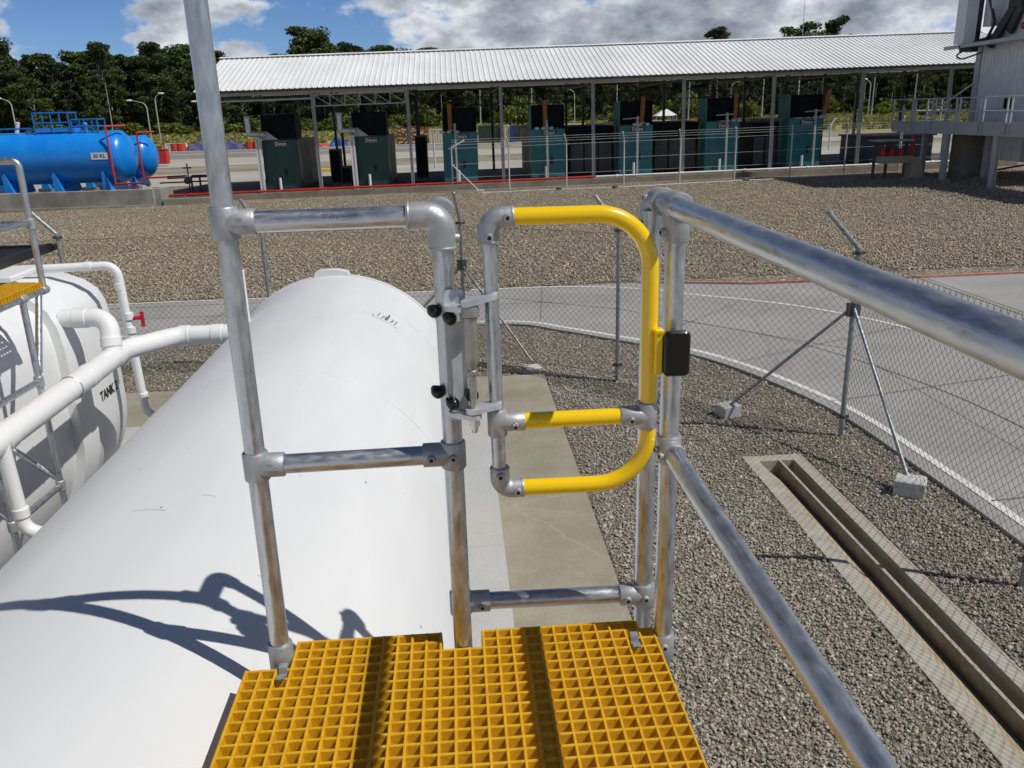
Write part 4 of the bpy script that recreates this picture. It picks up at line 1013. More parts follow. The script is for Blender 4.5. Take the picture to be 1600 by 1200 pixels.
mb = MB(); mb.beam((SX0 - .4, -.08, 4.38), (SX1 + .4, -.08, 4.38), .07, .14); mb.beam((SX0 - .4, -.10, 4.10), (cols[1], -.10, 4.10), .05, .08); mk('eaves_beam', mb, steel_grey, shed, 0)
mb = MB()
for x in [c + 2.1 for c in cols[2:-1]]: mb.beam((x, -.03, 0), (x, -.03, 2.75), .09, .09)
mk_each('support_post', mb, steel_grey, shed, 0)
for x in (cols[0] + 1.60, cols[1] + 1.62):
    mb = MB(); mb.box((x - .11, -.06, 0), (x - .04, .04, 2.42)); mb.box((x + .04, -.06, 0), (x + .11, .04, 2.42)); mb.box((x - .04, .0, 0), (x + .04, .03, 2.42)); mk('white_channel_post', mb, white_c, shed, 0)
mb = MB()
for z in np.arange(.2, 4.4, .35): mb.beam((cols[0] - .18, 0, z), (cols[0] + .0, .0, z + .3), .03); mb.beam((cols[0] + .0, 0, z), (cols[0] - .18, 0, z + .3), .03)
mb.beam((cols[0] - .2, 0, 0), (cols[0] - .2, 0, 4.4), .05); mk('cable_ladder', mb, steel_dark, shed, 0)
for zc, c_, xa, xb, nm in ((.09, red_paint, SX0 - 2.4, 6.7, 'red fire main'), (.09, pvc, 6.75, 27, 'white')):
    root = thing('fire_pipe' if c_ is red_paint else 'water_pipe', 'red pipe along the front edge of the generator shed slab' if c_ is red_paint else 'white pipe along the right half of the shed slab edge', 'pipe', (0, 41, SZ), local=True, rot=(0, TILT, 0))
    mb = MB(); mb.cyl((xa, -.22, zc), (xb, -.22, zc), .055 if c_ is red_paint else .045, 12)
    for x in np.arange(xa + 1, xb, 3.1): mb.lathe([(-.05, .068), (.05, .068)], V(x, -.22, zc), (1, 0, 0), 12)
    mk('pipe_run', mb, c_, root, 40)
    mb = MB()
    for x in np.arange(xa + .7, xb, 2.15): mb.box((x - .05, -.30, -.002), (x + .05, -.14, zc - .035))
    mk_each('pipe_support', mb, conc, root, 0)

# ------------------------------------------------------------------ generators
def make_gen(green, root):
    cm = gen_green if green else gen_teal
    mb = MB(); mb.bbox((-.82, 0, .10), (.82, .9, 2.33), .02); mk('front_cabinet', mb, cm, root, 0)
    mb = MB(); mb.bbox((-.81, .9, .12), (.81, 5.6, 2.30), .02); bd = mk('engine_enclosure', mb, gen_side, root, 0)
    mb = MB()
    for s in (-1, 1):
        for y in (1.1, 2.2, 3.3, 4.4):
            mb.box((s * .811 - .012, y, .3), (s * .811 + .012, y + .95, 2.15))
    mk_each('side_door', mb, gen_side, bd, 0)
    mb = MB(); mb.box((-.75, .1, .0), (.75, 5.5, .11)); mk('skid_base', mb, steel_dark, root, 0)
    # discharge hood: open fronted box
    mb = MB(); mb.box((.76, .14, 2.34), (.80, 1.6, 3.42)); mb.box((-.76, .16, 3.38), (.76, 1.6, 3.42)); mb.box((-.76, 1.56, 2.34), (.76, 1.6, 3.38)); hd = mk('discharge_hood', mb, gen_dark, root, 0)
    mb = MB(); mb.box((-.80, .14, 2.34), (-.762, 1.6, 3.42)); mk('hood_cheek', mb, gen_green if green else cm, hd, 0)
    mb = MB(); mb.box((-.76, .34, 2.36), (.76, .37, 3.37)); 
    for x in (-.38, 0, .38): mb.box((x - .012, .33, 2.36), (x + .012, .345, 3.37))
    for z in (2.6, 2.85, 3.1): mb.box((-.76, .325, z - .012), (.76, .338, z + .012))
    mk('hood_grille', mb, gen_dark, hd, 0)
    mb = MB(); mb.box((-.27, -.012, 2.03), (.40, -.001, 2.27)); pl_ = mk('name_plate', mb, ink, root, 0)
    lettering('Denyo', .20, (.065, -.016, 2.15), (1, 0, 0), (0, 0, 1), white_c, pl_, bold=.006, name='plate_lettering')
    mb = MB(); mb.box((-.25, -.009, 2.045), (.38, -.0125, 2.055)); mb.box((-.25, -.0125, 2.245), (.38, -.009, 2.255)); mk('plate_border', mb, white_c, pl_, 0)
    mb = MB(); mb.bbox((.10, -.03, .72), (.24, -.001, 1.02), .01); mb.box((.12, -.045, .80), (.22, -.028, .84)); mk('door_latch', mb, ink, root, 0)
    mb = MB(); mb.cyl((-.12, -.10, -.0), (-.12, -.10, .62), .065, 12); mk('drain_stub', mb, pvc, root, 40)
    return root
GX = [-8.02, -3.84, .38, 4.55, 8.78, 12.98, 17.05]
gl = ['leftmost dark green generator, silver exhaust and white channel post on its left', 'second dark green generator from left, silver exhaust beside its dark hood',
      'teal generator behind the corner post of the far fence, rusty stack on hood', 'teal generator with rusty upright stack on hood, fourth from left',
      'teal generator with rusty stack right of its hood middle, middle of the shed', 'teal generator with stack at the right edge of its hood, sixth from left', 'rightmost teal generator with leaning rusty stack']
def gz_(x): return SZ + .0107 * x + .009
for i, x in enumerate(GX):
    if i in (0, 2): root = thing('generator', gl[i], 'generator', (x, 41.42, gz_(x)), 'generators lined up in the shed', local=True); make_gen(i == 0, root); src = root
    else:
        root = copy_tree(src); root.location = (x, 41.42, gz_(x)); root['label'] = gl[i]; ORG[root.name] = np.zeros(3)
    for ch in list(root.children):
        if ch.name.startswith('exhaust') : bpy.data.objects.remove(ch)
    if i == 0: src_g = root
for i, x in enumerate(GX):
    z = gz_(x); 
    if i < 2:
        t = thing('exhaust_pipe', 'silver cranked exhaust pipe above the %s white channel post' % ('leftmost' if i == 0 else 'second'), 'exhaust pipe', (x, 41.3, z), 'exhaust pipes on the generators', local=True)
        mb = MB(); mb.tube(fillet([(-1.30, -.05, 3.35), (-1.30, -.05, 2.62), (-.70, -.02, 2.60), (-.55, .2, 2.60)], .08, 6), .125, 16); mk('lagged_pipe', mb, silver, t, 40)
        mb = MB(); mb.lathe([(-.02, .17), (.02, .17)], V(-.78, -.02, 2.60), (1, 0, 0), 16); mb.lathe([(-.05, .145), (.05, .145)], V(-1.30, -.05, 3.36), (0, 0, 1), 14); mk('flange', mb, steel_grey, t, 40)
        mb = MB(); mb.prism([(0, 0), (.7, 0), (.2, .38), (0, .38)], V(-.72, .05, 2.34), V(1, 0, 0), V(0, 0, 1), V(0, .08, 0)); mk('flashing', mb, steel_grey, t, 0)
    else:
        dx = {2: -.42, 3: -.12, 4: .25, 5: .55, 6: .80}[i]; lean = {2: -.02, 3: -.02, 4: .05, 5: .03, 6: .22}[i]
        t = thing('exhaust_stack', ['', '', 'rusty square stack left of the hood on the generator by the corner post', 'rusty stack above the fourth generator from left', 'rusty stack before the hood of the middle teal generator',
                                    'rusty stack at the hood edge of the sixth generator', 'leaning rusty stack on the rightmost generator'][i], 'exhaust stack', (x, 41.35, z + 2.33), 'rusty exhaust stacks on the generators', local=True)
        mb = MB(); mb.tube([(dx, .0, .10), (dx + lean, .0, 1.28)], .105, 12); mk('stack_pipe', mb, rust, t, 40)
        mb = MB(); mb.lathe([(-.02, .16), (.03, .16)], V(dx, 0, .10), (0, 0, 1), 14); mb.beam((dx - .9 * (1 if i > 3 else 0), .02, .30), (dx, .02, .34), .05) if i > 3 else None
        mk('flange', mb, steel_grey, t, 40)
        mb = MB(); rr = np.random.default_rng(i)
        for q in range(3): mb.sphere((dx - .35 + .3 * q + rr.uniform(-.05, .05), .08, .04), .10, 8, (1.3, .8, .8))
        mk('insulation_lagging', mb, silver, t, 60)

for i, (x0, x1, y0, y1, h) in enumerate(((5.75, 7.85, 42.6, 47.5, 2.32), (9.95, 12.05, 42.6, 47.5, 2.34), (14.95, 16.15, 42.7, 47.5, 2.15))):
    t = thing('switch_cabinet', ['large dark cabinet between the fourth and fifth generators', 'large dark cabinet between the fifth and sixth generators', 'narrower dark cabinet just left of the rightmost generator'][i], 'cabinet', ((x0 + x1) / 2, y0, gz_(x0)), 'dark cabinets between the generators', local=True)
    w = x1 - x0; mb = MB(); mb.bbox((-w / 2, 0, .05), (w / 2, y1 - y0, h), .02); mk('cabinet_body', mb, gen_dark, t, 0)
    mb = MB(); nd = 3 if w > 1.5 else 2
    for k in range(nd): mb.box((-w / 2 + .04 + k * w / nd, -.03, .15), (-w / 2 + (k + 1) * w / nd - .04, -.001, h * .70))
    mk_each('cabinet_door', mb, steel_dark, t, 0)
    mb = MB(); mb.box((-w / 2 - .03, -.06, h), (w / 2 + .03, y1 - y0, h + .05)); mk('cabinet_roof', mb, gen_dark, t, 0)

for i, (x, y, w, h) in enumerate(((-5.75, 43.2, .55, 1.75), (-1.55, 44.0, .6, 2.2), (-5.2, 42.6, .5, .95))):
    t = thing('control_box', ['dark upright control box between the first two generators', 'dark upright control box between the second and third generators', 'short dark box on legs beside the second generator'][i], 'control box', (x, y, gz_(x)), 'dark control boxes in the shed', local=True)
    mb = MB(); mb.bbox((-w / 2, 0, .12), (w / 2, .6, h), .015); mk('box_body', mb, steel_dark, t, 0); mb = MB(); mb.box((-w / 2 + .05, -.02, .2), (w / 2 - .05, -.001, h - .08)); mk('box_door', mb, gen_dark, t, 0); mb = MB(); mb.box((-w / 2, .05, 0), (w / 2, .55, .119)); mk('box_plinth', mb, conc, t, 0)

# ------------------------------------------------------------------ far chain link fence along the shed
ff = thing('chain_link_fence', 'long far chain link fence in front of the generator shed', 'fence', (-.2, 39.7, 0))
fx = [-.05, 2.55, 5.2, 7.87, 10.5, 13.1, 15.75, 18.35, 21.0, 23.6]
YF = 39.7
for a, b in zip(fx[:-1], fx[1:]):
    mv, mf = [], []; za = float(tz((a + b) / 2, YF)); chain(mv, mf, (a, YF), (b, YF), za + .05, za + 1.95, .075, .0021, False); o = big_mesh('mesh_panel', np.vstack(mv), np.vstack(mf), wire_m); fparent(o, ff)
    mb = MB()
    for z in (.08, .65, 1.25, 1.95): mb.cyl((a, YF, float(tz(a, YF)) + z), (b, YF, float(tz(b, YF)) + z), .006, 5)
    for k in (.33, .66, .98): mb.cyl((a - .0, YF - .22 * k, float(tz(a, YF)) + 2.0 + .33 * k), (b, YF - .22 * k, float(tz(b, YF)) + 2.0 + .33 * k), .006, 5)
    mk('line_wire', mb, post_w, ff, 0)
for i, x in enumerate(fx):
    z = float(tz(x, YF)); mb = MB(); mb.cyl((x, YF, z - .1), (x, YF, z + 2.0), .034, 10)
    if i == 0: mb.cyl((x, YF, z + 1.98), (x + .62, YF, z + 2.30), .034, 10)
    else: mb.cyl((x, YF, z + 1.98), (x - .12, YF - .24, z + 2.38), .032, 10)
    mk('post', mb, post_w, ff, 40)
    mb = MB(); mb.box((x - .12, YF - .03, z + 1.93), (x + .12, YF + .03, z + 1.98)); mk('post_band', mb, post_w, ff, 0)
mb = MB(); mb.cyl((fx[0], YF, 1.25), (1.15, YF - .6, .06), .026, 8); mk('brace', mb, post_w, ff, 40)
mb = MB(); mb.bbox((.98, YF - .8, -.05), (1.36, YF - .5, .14), .01); mk('footing_block', mb, block_m, ff, 0)
# cord laid out on the gravel in front of the shed
mb = MB(); cpts = [(1.2, 38.6), (4.5, 38.65), (7.2, 38.3), (10.5, 38.75), (14, 39.0), (17, 39.25), (20, 39.3)]
cl_ = smooth_line(cpts, 5); mb.tube([(p[0], p[1], float(tz(*p)) + .03) for p in cl_], .022, 6); cd_ = thing('ground_cord', 'pale cord stretched across the gravel before the far fence', 'cord', (10.5, 38.75, .1)); mk('cord_run', mb, post_w, cd_, 40)
for i, p in enumerate(((7.2, 38.25), (4.7, 38.6), (13.4, 38.9))):
    mb = MB(); z = float(tz(*p)); mb.bbox((p[0] - .12, p[1] - .08, z), (p[0] + .12, p[1] + .08, z + .13), .03); o = mk('dark_brick', mb, steel_dark, None, 0); setprops(o, ['dark brick weighing the cord near the far fence, middle one', 'dark brick on the cord nearest the corner post', 'dark brick on the cord farthest right'][i], 'brick', 'dark bricks on the cord')

# ------------------------------------------------------------------ blue tanks and bund walls
wl = thing('bund_wall', 'weathered grey concrete wall below the blue tanks', 'wall', (-17, 39.7, -.2))
mb = MB(); mb.bbox((-34, 39.55, -.5), (-13.45, 39.85, .62), .02); mk('wall_panel', mb, wall_conc, wl, 0)
mb = MB(); mb.box((-34, 39.40, -.5), (-13.5, 39.548, -.06)); mk('wall_footing', mb, conc, wl, 0)
mb = MB(); mb.prism([(39.7, -.5), (39.7, .6), (41.0, .6), (41.6, .25), (41.6, -.5)], (-13.45, 0, 0), (0, 1, 0), (0, 0, 1), (.28, 0, 0)); mk('return_wall', mb, wall_conc, wl, 0)
lw = thing('low_wall', 'low pale concrete wall between the blue tanks and the shed', 'wall', (-12, 39.7, -.2))
mb = MB(); mb.bbox((-13.1, 39.62, -.6), (-10.4, 39.85, .16), .015); mk('wall_panel', mb, conc, lw, 0)
mb = MB(); mb.add([(-13.1, 39.85, .12), (-10.4, 39.85, .12), (-10.4, 46, .10), (-13.1, 46, .10)], [(0, 1, 2, 3)]); mk('shade_sheet', mb, floor_m, lw, 0)  # dark sheet behind the wall, the shed roof's shade as colour
def blue_tank(loc, L_, r, label, rail_on=True):
    x1, y, zc = loc; t = thing('blue_tank', label, 'tank', (x1 - L_ / 2, y, zc - r - .4), 'horizontal blue tanks behind the bund wall')
    mb = MB(); mb.lathe([(-.42, .02), (-.38, .35 * r), (-.2, .75 * r), (0, r)] + [(a, r) for a in np.linspace(.4, L_ - .4, 12)] + [(L_, r), (L_ + .22, .82 * r), (L_ + .42, .5 * r), (L_ + .50, .02)], V(x1 - L_, y, zc), (1, 0, 0), 48); mk('tank_shell', mb, blue_paint, t, 50)
    k = 0
    for x in np.arange(x1 - .75, x1 - L_, -2.2):
        mb = MB(); mb.prism([(-.02, -.75 * r + .2), (.10, -.75 * r + .3), (.12, -.75 * r + .2), (.38, -r - .38), (-.02, -r - .38)], V(x, y - r * .92, zc), V(1, 0, 0), V(0, 0, 1), V(0, r * 1.84, 0)); mk('saddle_leg', mb, blue_paint, t, 0)
        mb = MB(); mb.box((x - .35, y - .7, zc - r - .85), (x + .5, y + .7, zc - r - .385)); mk('plinth', mb, conc_pale, t, 0)
    return t
bt = blue_tank((-15.35, 42.0, 1.98), 12.0, 1.17, 'long blue tank lettered 30 KL with railings on top')
def btube(name, paths, r=.035, m=None):
    mb = MB()
    for p in paths: mb.tube(p, r, 8)
    return mk(name, mb, m or blue_dark, bt, 40)
zt_ = 3.10
def cage(x0, x1, za, zb, zmid):
    ps = []
    for y in (41.55, 42.45):
        ps += [[(x0, y, zb), (x1, y, zb)], [(x0, y, zmid), (x1, y, zmid)]]
        for x in np.linspace(x0, x1, 3): ps.append([(x, y, za), (x, y, zb)])
    for x in (x0, x1): ps += [[(x, 41.55, zb), (x, 42.45, zb)], [(x, 41.55, zmid), (x, 42.45, zmid)]]
    return ps
btube('upper_railing', cage(-18.95, -17.40, 3.1, 3.98, 3.55)); btube('lower_railing', cage(-17.3, -16.15, 3.05, 3.66, 3.36))
mb = MB(); mb.box((-18.9, 41.55, 3.14), (-17.3, 42.45, 3.32)); mk('deck_plate', mb, blue_paint, bt, 0)
mb = MB(); mb.cyl((-16.85, 41.9, 3.1), (-16.85, 41.9, 3.40), .09, 12); mb.sphere((-16.85, 41.9, 3.43), .13, 10); mk('vent', mb, blue_paint, bt, 40)
btube('handrail', [[(-27, 41.6, 3.33), (-19, 41.6, 3.33)]] + [[(x, 41.6, 3.05), (x, 41.6, 3.33)] for x in (-25, -23, -21, -19.3)])
mb = MB(); mb.cyl((-20.0, 42, 3.1), (-19.85, 42, 3.62), .09, 10); mk('white_stub_pipe', mb, white_c, bt, 40)
yl = 42.0 - math.sqrt(1.17 ** 2 - .10 ** 2) - .006
mb = MB(); mb.prism([(-.37, -.15), (.37, -.15), (.37, .15), (-.37, .15)], V(-16.02, yl, 2.06), V(1, 0, 0), V(0, .0, 1), V(0, -.012, 0)); lb = mk('capacity_plate', mb, white_c, bt, 0)
lettering('30 KL', .235, (-16.02, yl - .016, 2.06), (1, 0, 0), (0, 0, 1), ink, lb, bold=.004, name='plate_lettering')
btube('red_sprinkler_pipe', [fillet([(-14.95, 41.6, 3.34), (-15.58, 40.9, 3.34), (-15.45, 40.70, .80), (-14.2, 40.70, .82)], .05, 4), [(-14.6, 40.72, .82), (-14.6, 40.72, .5)]], .045, red_paint)
bt2 = blue_tank((-15.85, 46.6, 1.78), 9.0, 1.05, 'shorter blue tank half hidden behind the 30 KL tank')
mb = MB(); mb.tube(fillet([(-15.1, 45.9, 2.98), (-15.85, 45.5, 2.98), (-15.75, 45.3, .75), (-13.6, 45.3, .80)], .05, 4), .045, 8); mk('red_sprinkler_pipe', mb, red_paint, bt2, 40)
mf_ = thing('red_pipe_manifold', 'red valve pipework standing between blue tanks and shed', 'pipework', (-13, 43, 0))
mb = MB()
for pth in ([(-14.3, 43.2, .62), (-11.2, 43.2, .66)], [(-14.3, 44.4, .75), (-11.2, 44.4, .80)], [(-12.9, 43.2, .1), (-12.9, 43.2, 1.5)], [(-13.1, 43.2, 1.3), (-12.7, 43.2, 1.3)]): mb.tube(pth, .035, 8)
mk('pipe_run', mb, red_paint, mf_, 40)
mb = MB(); mb.tube(fillet([(-12.6, 42.6, .1), (-12.6, 42.6, .95), (-11.3, 42.6, .95), (-11.3, 42.6, .1)], .1, 4), .05, 8); mb.tube([(-12.2, 42.6, .1), (-12.2, 42.6, .95)], .05, 8); mb.cyl((-12.9, 43.1, .7), (-12.9, 42.9, .7), .16, 12); mk('black_valve', mb, steel_dark, mf_, 40)

# ------------------------------------------------------------------ plant at the right: tower, walkway, valve station
tw = thing('plant_tower', 'tall grey corrugated plant tower with black machinery at the right edge', 'tower', (24, 35, 0.2))
def corr(mb, x, y0, y1, z0, z1, pit=.24, dep=.05):
    ys = []; xs = []; y = y0
    while y < y1 - 1e-6:
        for dy, h in ((0, 0), (pit * .42, 0), (pit * .5, -dep), (pit * .92, -dep)): ys.append(min(y + dy, y1)); xs.append(x + h)
        y += pit
    n_ = len(ys); vs = [(a, b, z) for z in (z0, z1) for a, b in zip(xs, ys)]; mb.add(vs, [(i, i + 1, n_ + i + 1, n_ + i) for i in range(n_ - 1)])
mb = MB(); corr(mb, 22.75, 33.35, 37.2, 1.0, 5.62); mk('corrugated_wall', (mb.v, [tuple(reversed(f)) for f in mb.f]), plant_white, tw, 0)
mb = MB(); mb.box((22.77, 31.5, 1.0), (26.5, 37.2, 5.62)); mk('cabin', mb, plant_white, tw, 0)
mb = MB(); mb.box((22.66, 37.02, 1.0), (22.85, 37.35, 5.62)); mb.box((22.64, 33.15, 1.0), (22.76, 33.36, 5.62)); mb.box((22.71, 31.5, 4.2), (22.765, 32.5, 5.6)); mk_each('corner_trim', mb, walk_m, tw, 0)
mb = MB(); mb.box((22.62, 34.55, 3.05), (22.72, 34.9, 3.45)); mk('vent_opening', mb, gen_dark, tw, 0)
mb = MB(); mb.beam((21.5, 37.8, 5.55), (22.6, 30.0, 5.78), .14, .14); mb.beam((22.4, 37.6, 5.60), (22.4, 30, 5.70), .5, .10); mk('sill_beam', mb, walk_m, tw, 0)
mb = MB(); mb.box((22.9, 31.0, 5.72), (27, 36.4, 12.5)); mk('upper_housing', mb, plant_white, tw, 0)
mb = MB(); mb.box((21.55, 36.6, 5.68), (22.05, 37.3, 12.5)); mb.box((22.32, 36.1, 6.3), (22.75, 36.6, 12.5)); mk_each('vertical_duct', mb, plant_white, tw, 0)
mb = MB()
mb.box((22.05, 36.7, 5.35), (22.32, 37.2, 12.4)); mb.beam((21.6, 36.9, 5.45), (22.9, 36.3, 5.9), .22, .30); mb.beam((22.5, 36.2, 5.5), (22.9, 35.2, 7.3), .25, .28); mb.beam((22.75, 35.4, 6.0), (22.75, 34.2, 8.0), .15, .35)
mb.box((22.62, 34.7, 6.9), (22.9, 35.5, 7.3)); mb.tube(fillet([(22.0, 37.0, 5.5), (21.5, 37.0, 5.2), (21.6, 36.6, 5.05), (22.3, 36.3, 5.3)], .2, 6), .035, 8)
mb.tube(fillet([(22.3, 36.4, 7.5), (22.4, 35.9, 6.4), (22.3, 36.3, 5.6)], .3, 6), .06, 8)
mk('machinery', mb, plant_dark, tw, 0)
mb = MB(); mb.beam((22.75, 33.0, 5.8), (22.75, 31.9, 6.3), .12, .25); mb.box((22.6, 32.6, 6.2), (22.9, 33.4, 6.55)); mb.box((22.7, 31.6, 7.2), (22.9, 32.2, 7.7)); mk('hoist_bracket', mb, steel_grey, tw, 0)
mb = MB(); mb.cyl((22.62, 33.9, 6.15), (22.62, 34.35, 6.15), .14, 12); mk('red_motor', mb, red_paint, tw, 40)
mb = MB(); mb.lathe([(0, .95), (1.9, .95), (2.0, .9)], V(22.6, 36.4, .2), (0, 0, 1), 28); mk('silo', mb, silo_m, tw, 40)
mb = MB()
for x, y in ((23.2, 37.0), (26.4, 37.0), (23.3, 32.0), (26.4, 32.0)): mb.beam((x, y, .1), (x, y, 5.6), .22, .22)
mb.beam((23.3, 32, .3), (26.4, 37, 1.6), .08); mb.beam((23.2, 37, .3), (26.4, 32, 1.6), .08); mk_each('support_leg', mb, steel_dark, tw, 0)
wk = thing('walkway', 'raised grey steel walkway with handrails in front of the plant tower', 'walkway', (20.5, 34, .2))
WZ = 2.46
mb = MB(); mb.box((20.25, 26.5, WZ - .10), (22.35, 39.0, WZ)); mk('deck', mb, steel_grey, wk, 0)
mb = MB(); mb.box((20.14, 26.5, WZ - .34), (20.245, 39.05, WZ + .05)); mb.box((20.245, 38.95, WZ - .34), (22.4, 39.05, WZ + .05)); mb.box((20.12, 26.5, WZ + .052), (20.16, 39.05, WZ + .16)); mk('edge_channel', mb, walk_m, wk, 0)
mb = MB(); rz = (WZ + 1.05, WZ + .55)
for z in rz: mb.cyl((20.12, 26.5, z), (20.12, 39.0, z), .026, 8); mb.cyl((20.12, 39.0, z), (22.4, 39.0, z), .026, 8); mb.cyl((22.32, 37.4, z), (22.32, 39.0, z), .026, 8)
mk_each('handrail', mb, walk_m, wk, 40)
mb = MB()
for y in (39.0, 37.3, 37.1, 35.75, 35.5, 34.0, 33.75, 32.4, 32.15, 30.75, 30.5, 29.2, 29, 27.6): mb.box((20.075, y - .025, WZ - .25), (20.135, y + .025, rz[0]))
for x in (21.0, 21.7, 22.35): mb.box((x - .025, 38.96, WZ - .2), (x + .025, 39.06, rz[0]))
mk_each('baluster', mb, walk_m, wk, 0)
for x, y in ((20.25, 34.65), (20.25, 31.3), (20.25, 27.6), (21.3, 38.2), (22.2, 34.9)):
    z0 = float(tz(x, y)); mb = MB(); mb.box((x - .10, y - .10, z0 + .10), (x - .08, y + .10, WZ - .34)); mb.box((x + .08, y - .10, z0 + .10), (x + .10, y + .10, WZ - .34)); mb.box((x - .08, y - .012, z0 + .10), (x + .08, y + .012, WZ - .34)); c_ = mk('column', mb, walk_m, wk, 0)
    mb = MB(); mb.bbox((x - .24, y - .24, z0 - .1), (x + .24, y + .24, z0 + .102), .01); mk('base_block', mb, conc, c_, 0)
mb = MB(); mb.beam((21.2, 38.6, 2.6), (22.9, 36.9, 4.4), .06); mb.beam((20.4, 35.4, WZ + .06), (21.9, 36.6, WZ + .9), .06); mk_each('stair_string', mb, walk_m, wk, 0)
vst = thing('valve_station', 'low valve station with beige curved duct beside the walkway end', 'valve station', (19.3, 37, .2))
mb = MB(); poly = [(-.85, .78), (-.85, 1.08)] + [(.45 + .62 * math.cos(R(a)), .46 + .62 * math.sin(R(a))) for a in range(90, -1, -10)] + [(1.09, .15), (.50, .15)] + [(.45 + .05 * math.cos(R(a)), .72 + .06 * math.sin(R(a))) for a in range(0, 91, 30)]
mb.prism(poly, V(19.35, 36.5, .1), V(1, 0, 0), V(0, 0, 1), V(0, .5, 0)); mk('curved_duct', mb, beige, vst, 30)
mb = MB(); mb.lathe([(0, .62), (.14, .60)], V(20.15, 36.75, .14), (0, 0, 1), 20); mk('foot_pad', mb, conc, vst, 30)
mb = MB(); mb.box((18.35, 36.6, 1.80), (19.95, 37.6, 1.86)); mk('canopy', mb, steel_grey, vst, 0)
mb = MB()
for k in range(3): mb.cyl((18.75 + .4 * k, 36.9, 1.0), (18.75 + .4 * k, 36.9, 1.5), .12, 10)
mb.cyl((18.6, 36.9, 1.25), (19.8, 36.9, 1.25), .06, 8); mb.cyl((20.05, 36.9, 1.0), (20.05, 36.9, 2.0), .09, 10); mk_each('red_valve', mb, red_paint, vst, 40)
mb = MB()
for x in (18.45, 19.0, 19.85): mb.box((x - .05, 37.0, .1), (x + .05, 37.1, 1.8))
mb.box((18.5, 36.95, 1.35), (18.8, 37.2, 1.78)); mb.box((19.05, 36.95, 1.35), (19.35, 37.2, 1.78)); mk('support_frame', mb, steel_dark, vst, 0)
ct = thing('control_cabin', 'dark blue cabin behind the valve station under the shed end', 'cabin', (19.5, 43.2, .4))
mb = MB(); mb.bbox((20.7, 42.6, .5), (24.2, 45.5, 1.75), .03); mk('cabin_body', mb, mat('navy_cabin', (.02, .04, .07), (.03, .06, .10), 1, .5), ct, 0)
mb = MB(); mb.box((20.6, 42.5, 1.76), (24.3, 45.6, 1.84)); mk('cabin_roof', mb, steel_dark, ct, 0)

# ------------------------------------------------------------------ yard and field beyond the shed
xs_ = [-300, -120, -60] + list(range(-45, 50, 5)) + [60, 120, 300]
struct('yard_road', sheet(xs_, [51.5, 53, 56, 60, 64], .02), pale_road)
struct('sandy_yard', sheet(xs_, [64.2, 70, 80, 90, 104], .02), dirt)
struct('far_road', sheet(xs_, [72.5, 76, 81, 85], .04), pale_road)
struct('grass_field', sheet([-600, -300, -100, 0, 100, 300, 600], [104.2, 130, 170, 220, 330, 700], .03), grass_m)
def leafcards(centers, size, cols, r, vert=False, flat=1.0):
    n = len(centers); nrm = r.normal(size=(n, 3)); nrm[:, 2] = np.abs(nrm[:, 2]) * (0 if vert else 1) + (0.0 if vert else .2); nrm /= np.linalg.norm(nrm, axis=1)[:, None]
    a = np.cross(nrm, np.tile(V(0, 0, 1) + 0 * V(1, 0, 0), (n, 1))) + r.normal(size=(n, 3)) * .01; a /= np.linalg.norm(a, axis=1)[:, None]; b = np.cross(nrm, a)
    th = r.uniform(0, 2 * math.pi, n)[:, None] * (0 if vert else 1); a, b = a * np.cos(th) + b * np.sin(th), -a * np.sin(th) + b * np.cos(th)
    s = (size * r.uniform(.6, 1.4, n))[:, None]
    q = np.stack([centers - a * s * .5 - b * s * .32 * flat, centers + a * s * .15 - b * s * .5 * flat, centers + a * s * .55 + b * s * .1, centers - a * s * .1 + b * s * .5 * flat], 1)
    return q.reshape(-1, 3), np.arange(4 * n).reshape(n, 4), np.repeat(cols, 4, 0)
# tall grass in the field
r_ = np.random.default_rng(21); n = 26000
gp = np.c_[r_.uniform(-70, 170, n), 109 + 122 * r_.random(n) ** 1.3, np.full(n, .25)]
gc = np.array([(.17, .20, .05), (.34, .30, .11), (.44, .37, .16), (.22, .24, .07)])[r_.integers(0, 4, n)] * r_.uniform(.75, 1.25, (n, 1))
v_, f_, c_ = leafcards(gp, .75, gc, r_, vert=True); o = big_mesh('field_tall_grass', v_, f_, grassblade_m, c_); setprops(o, kind='stuff')

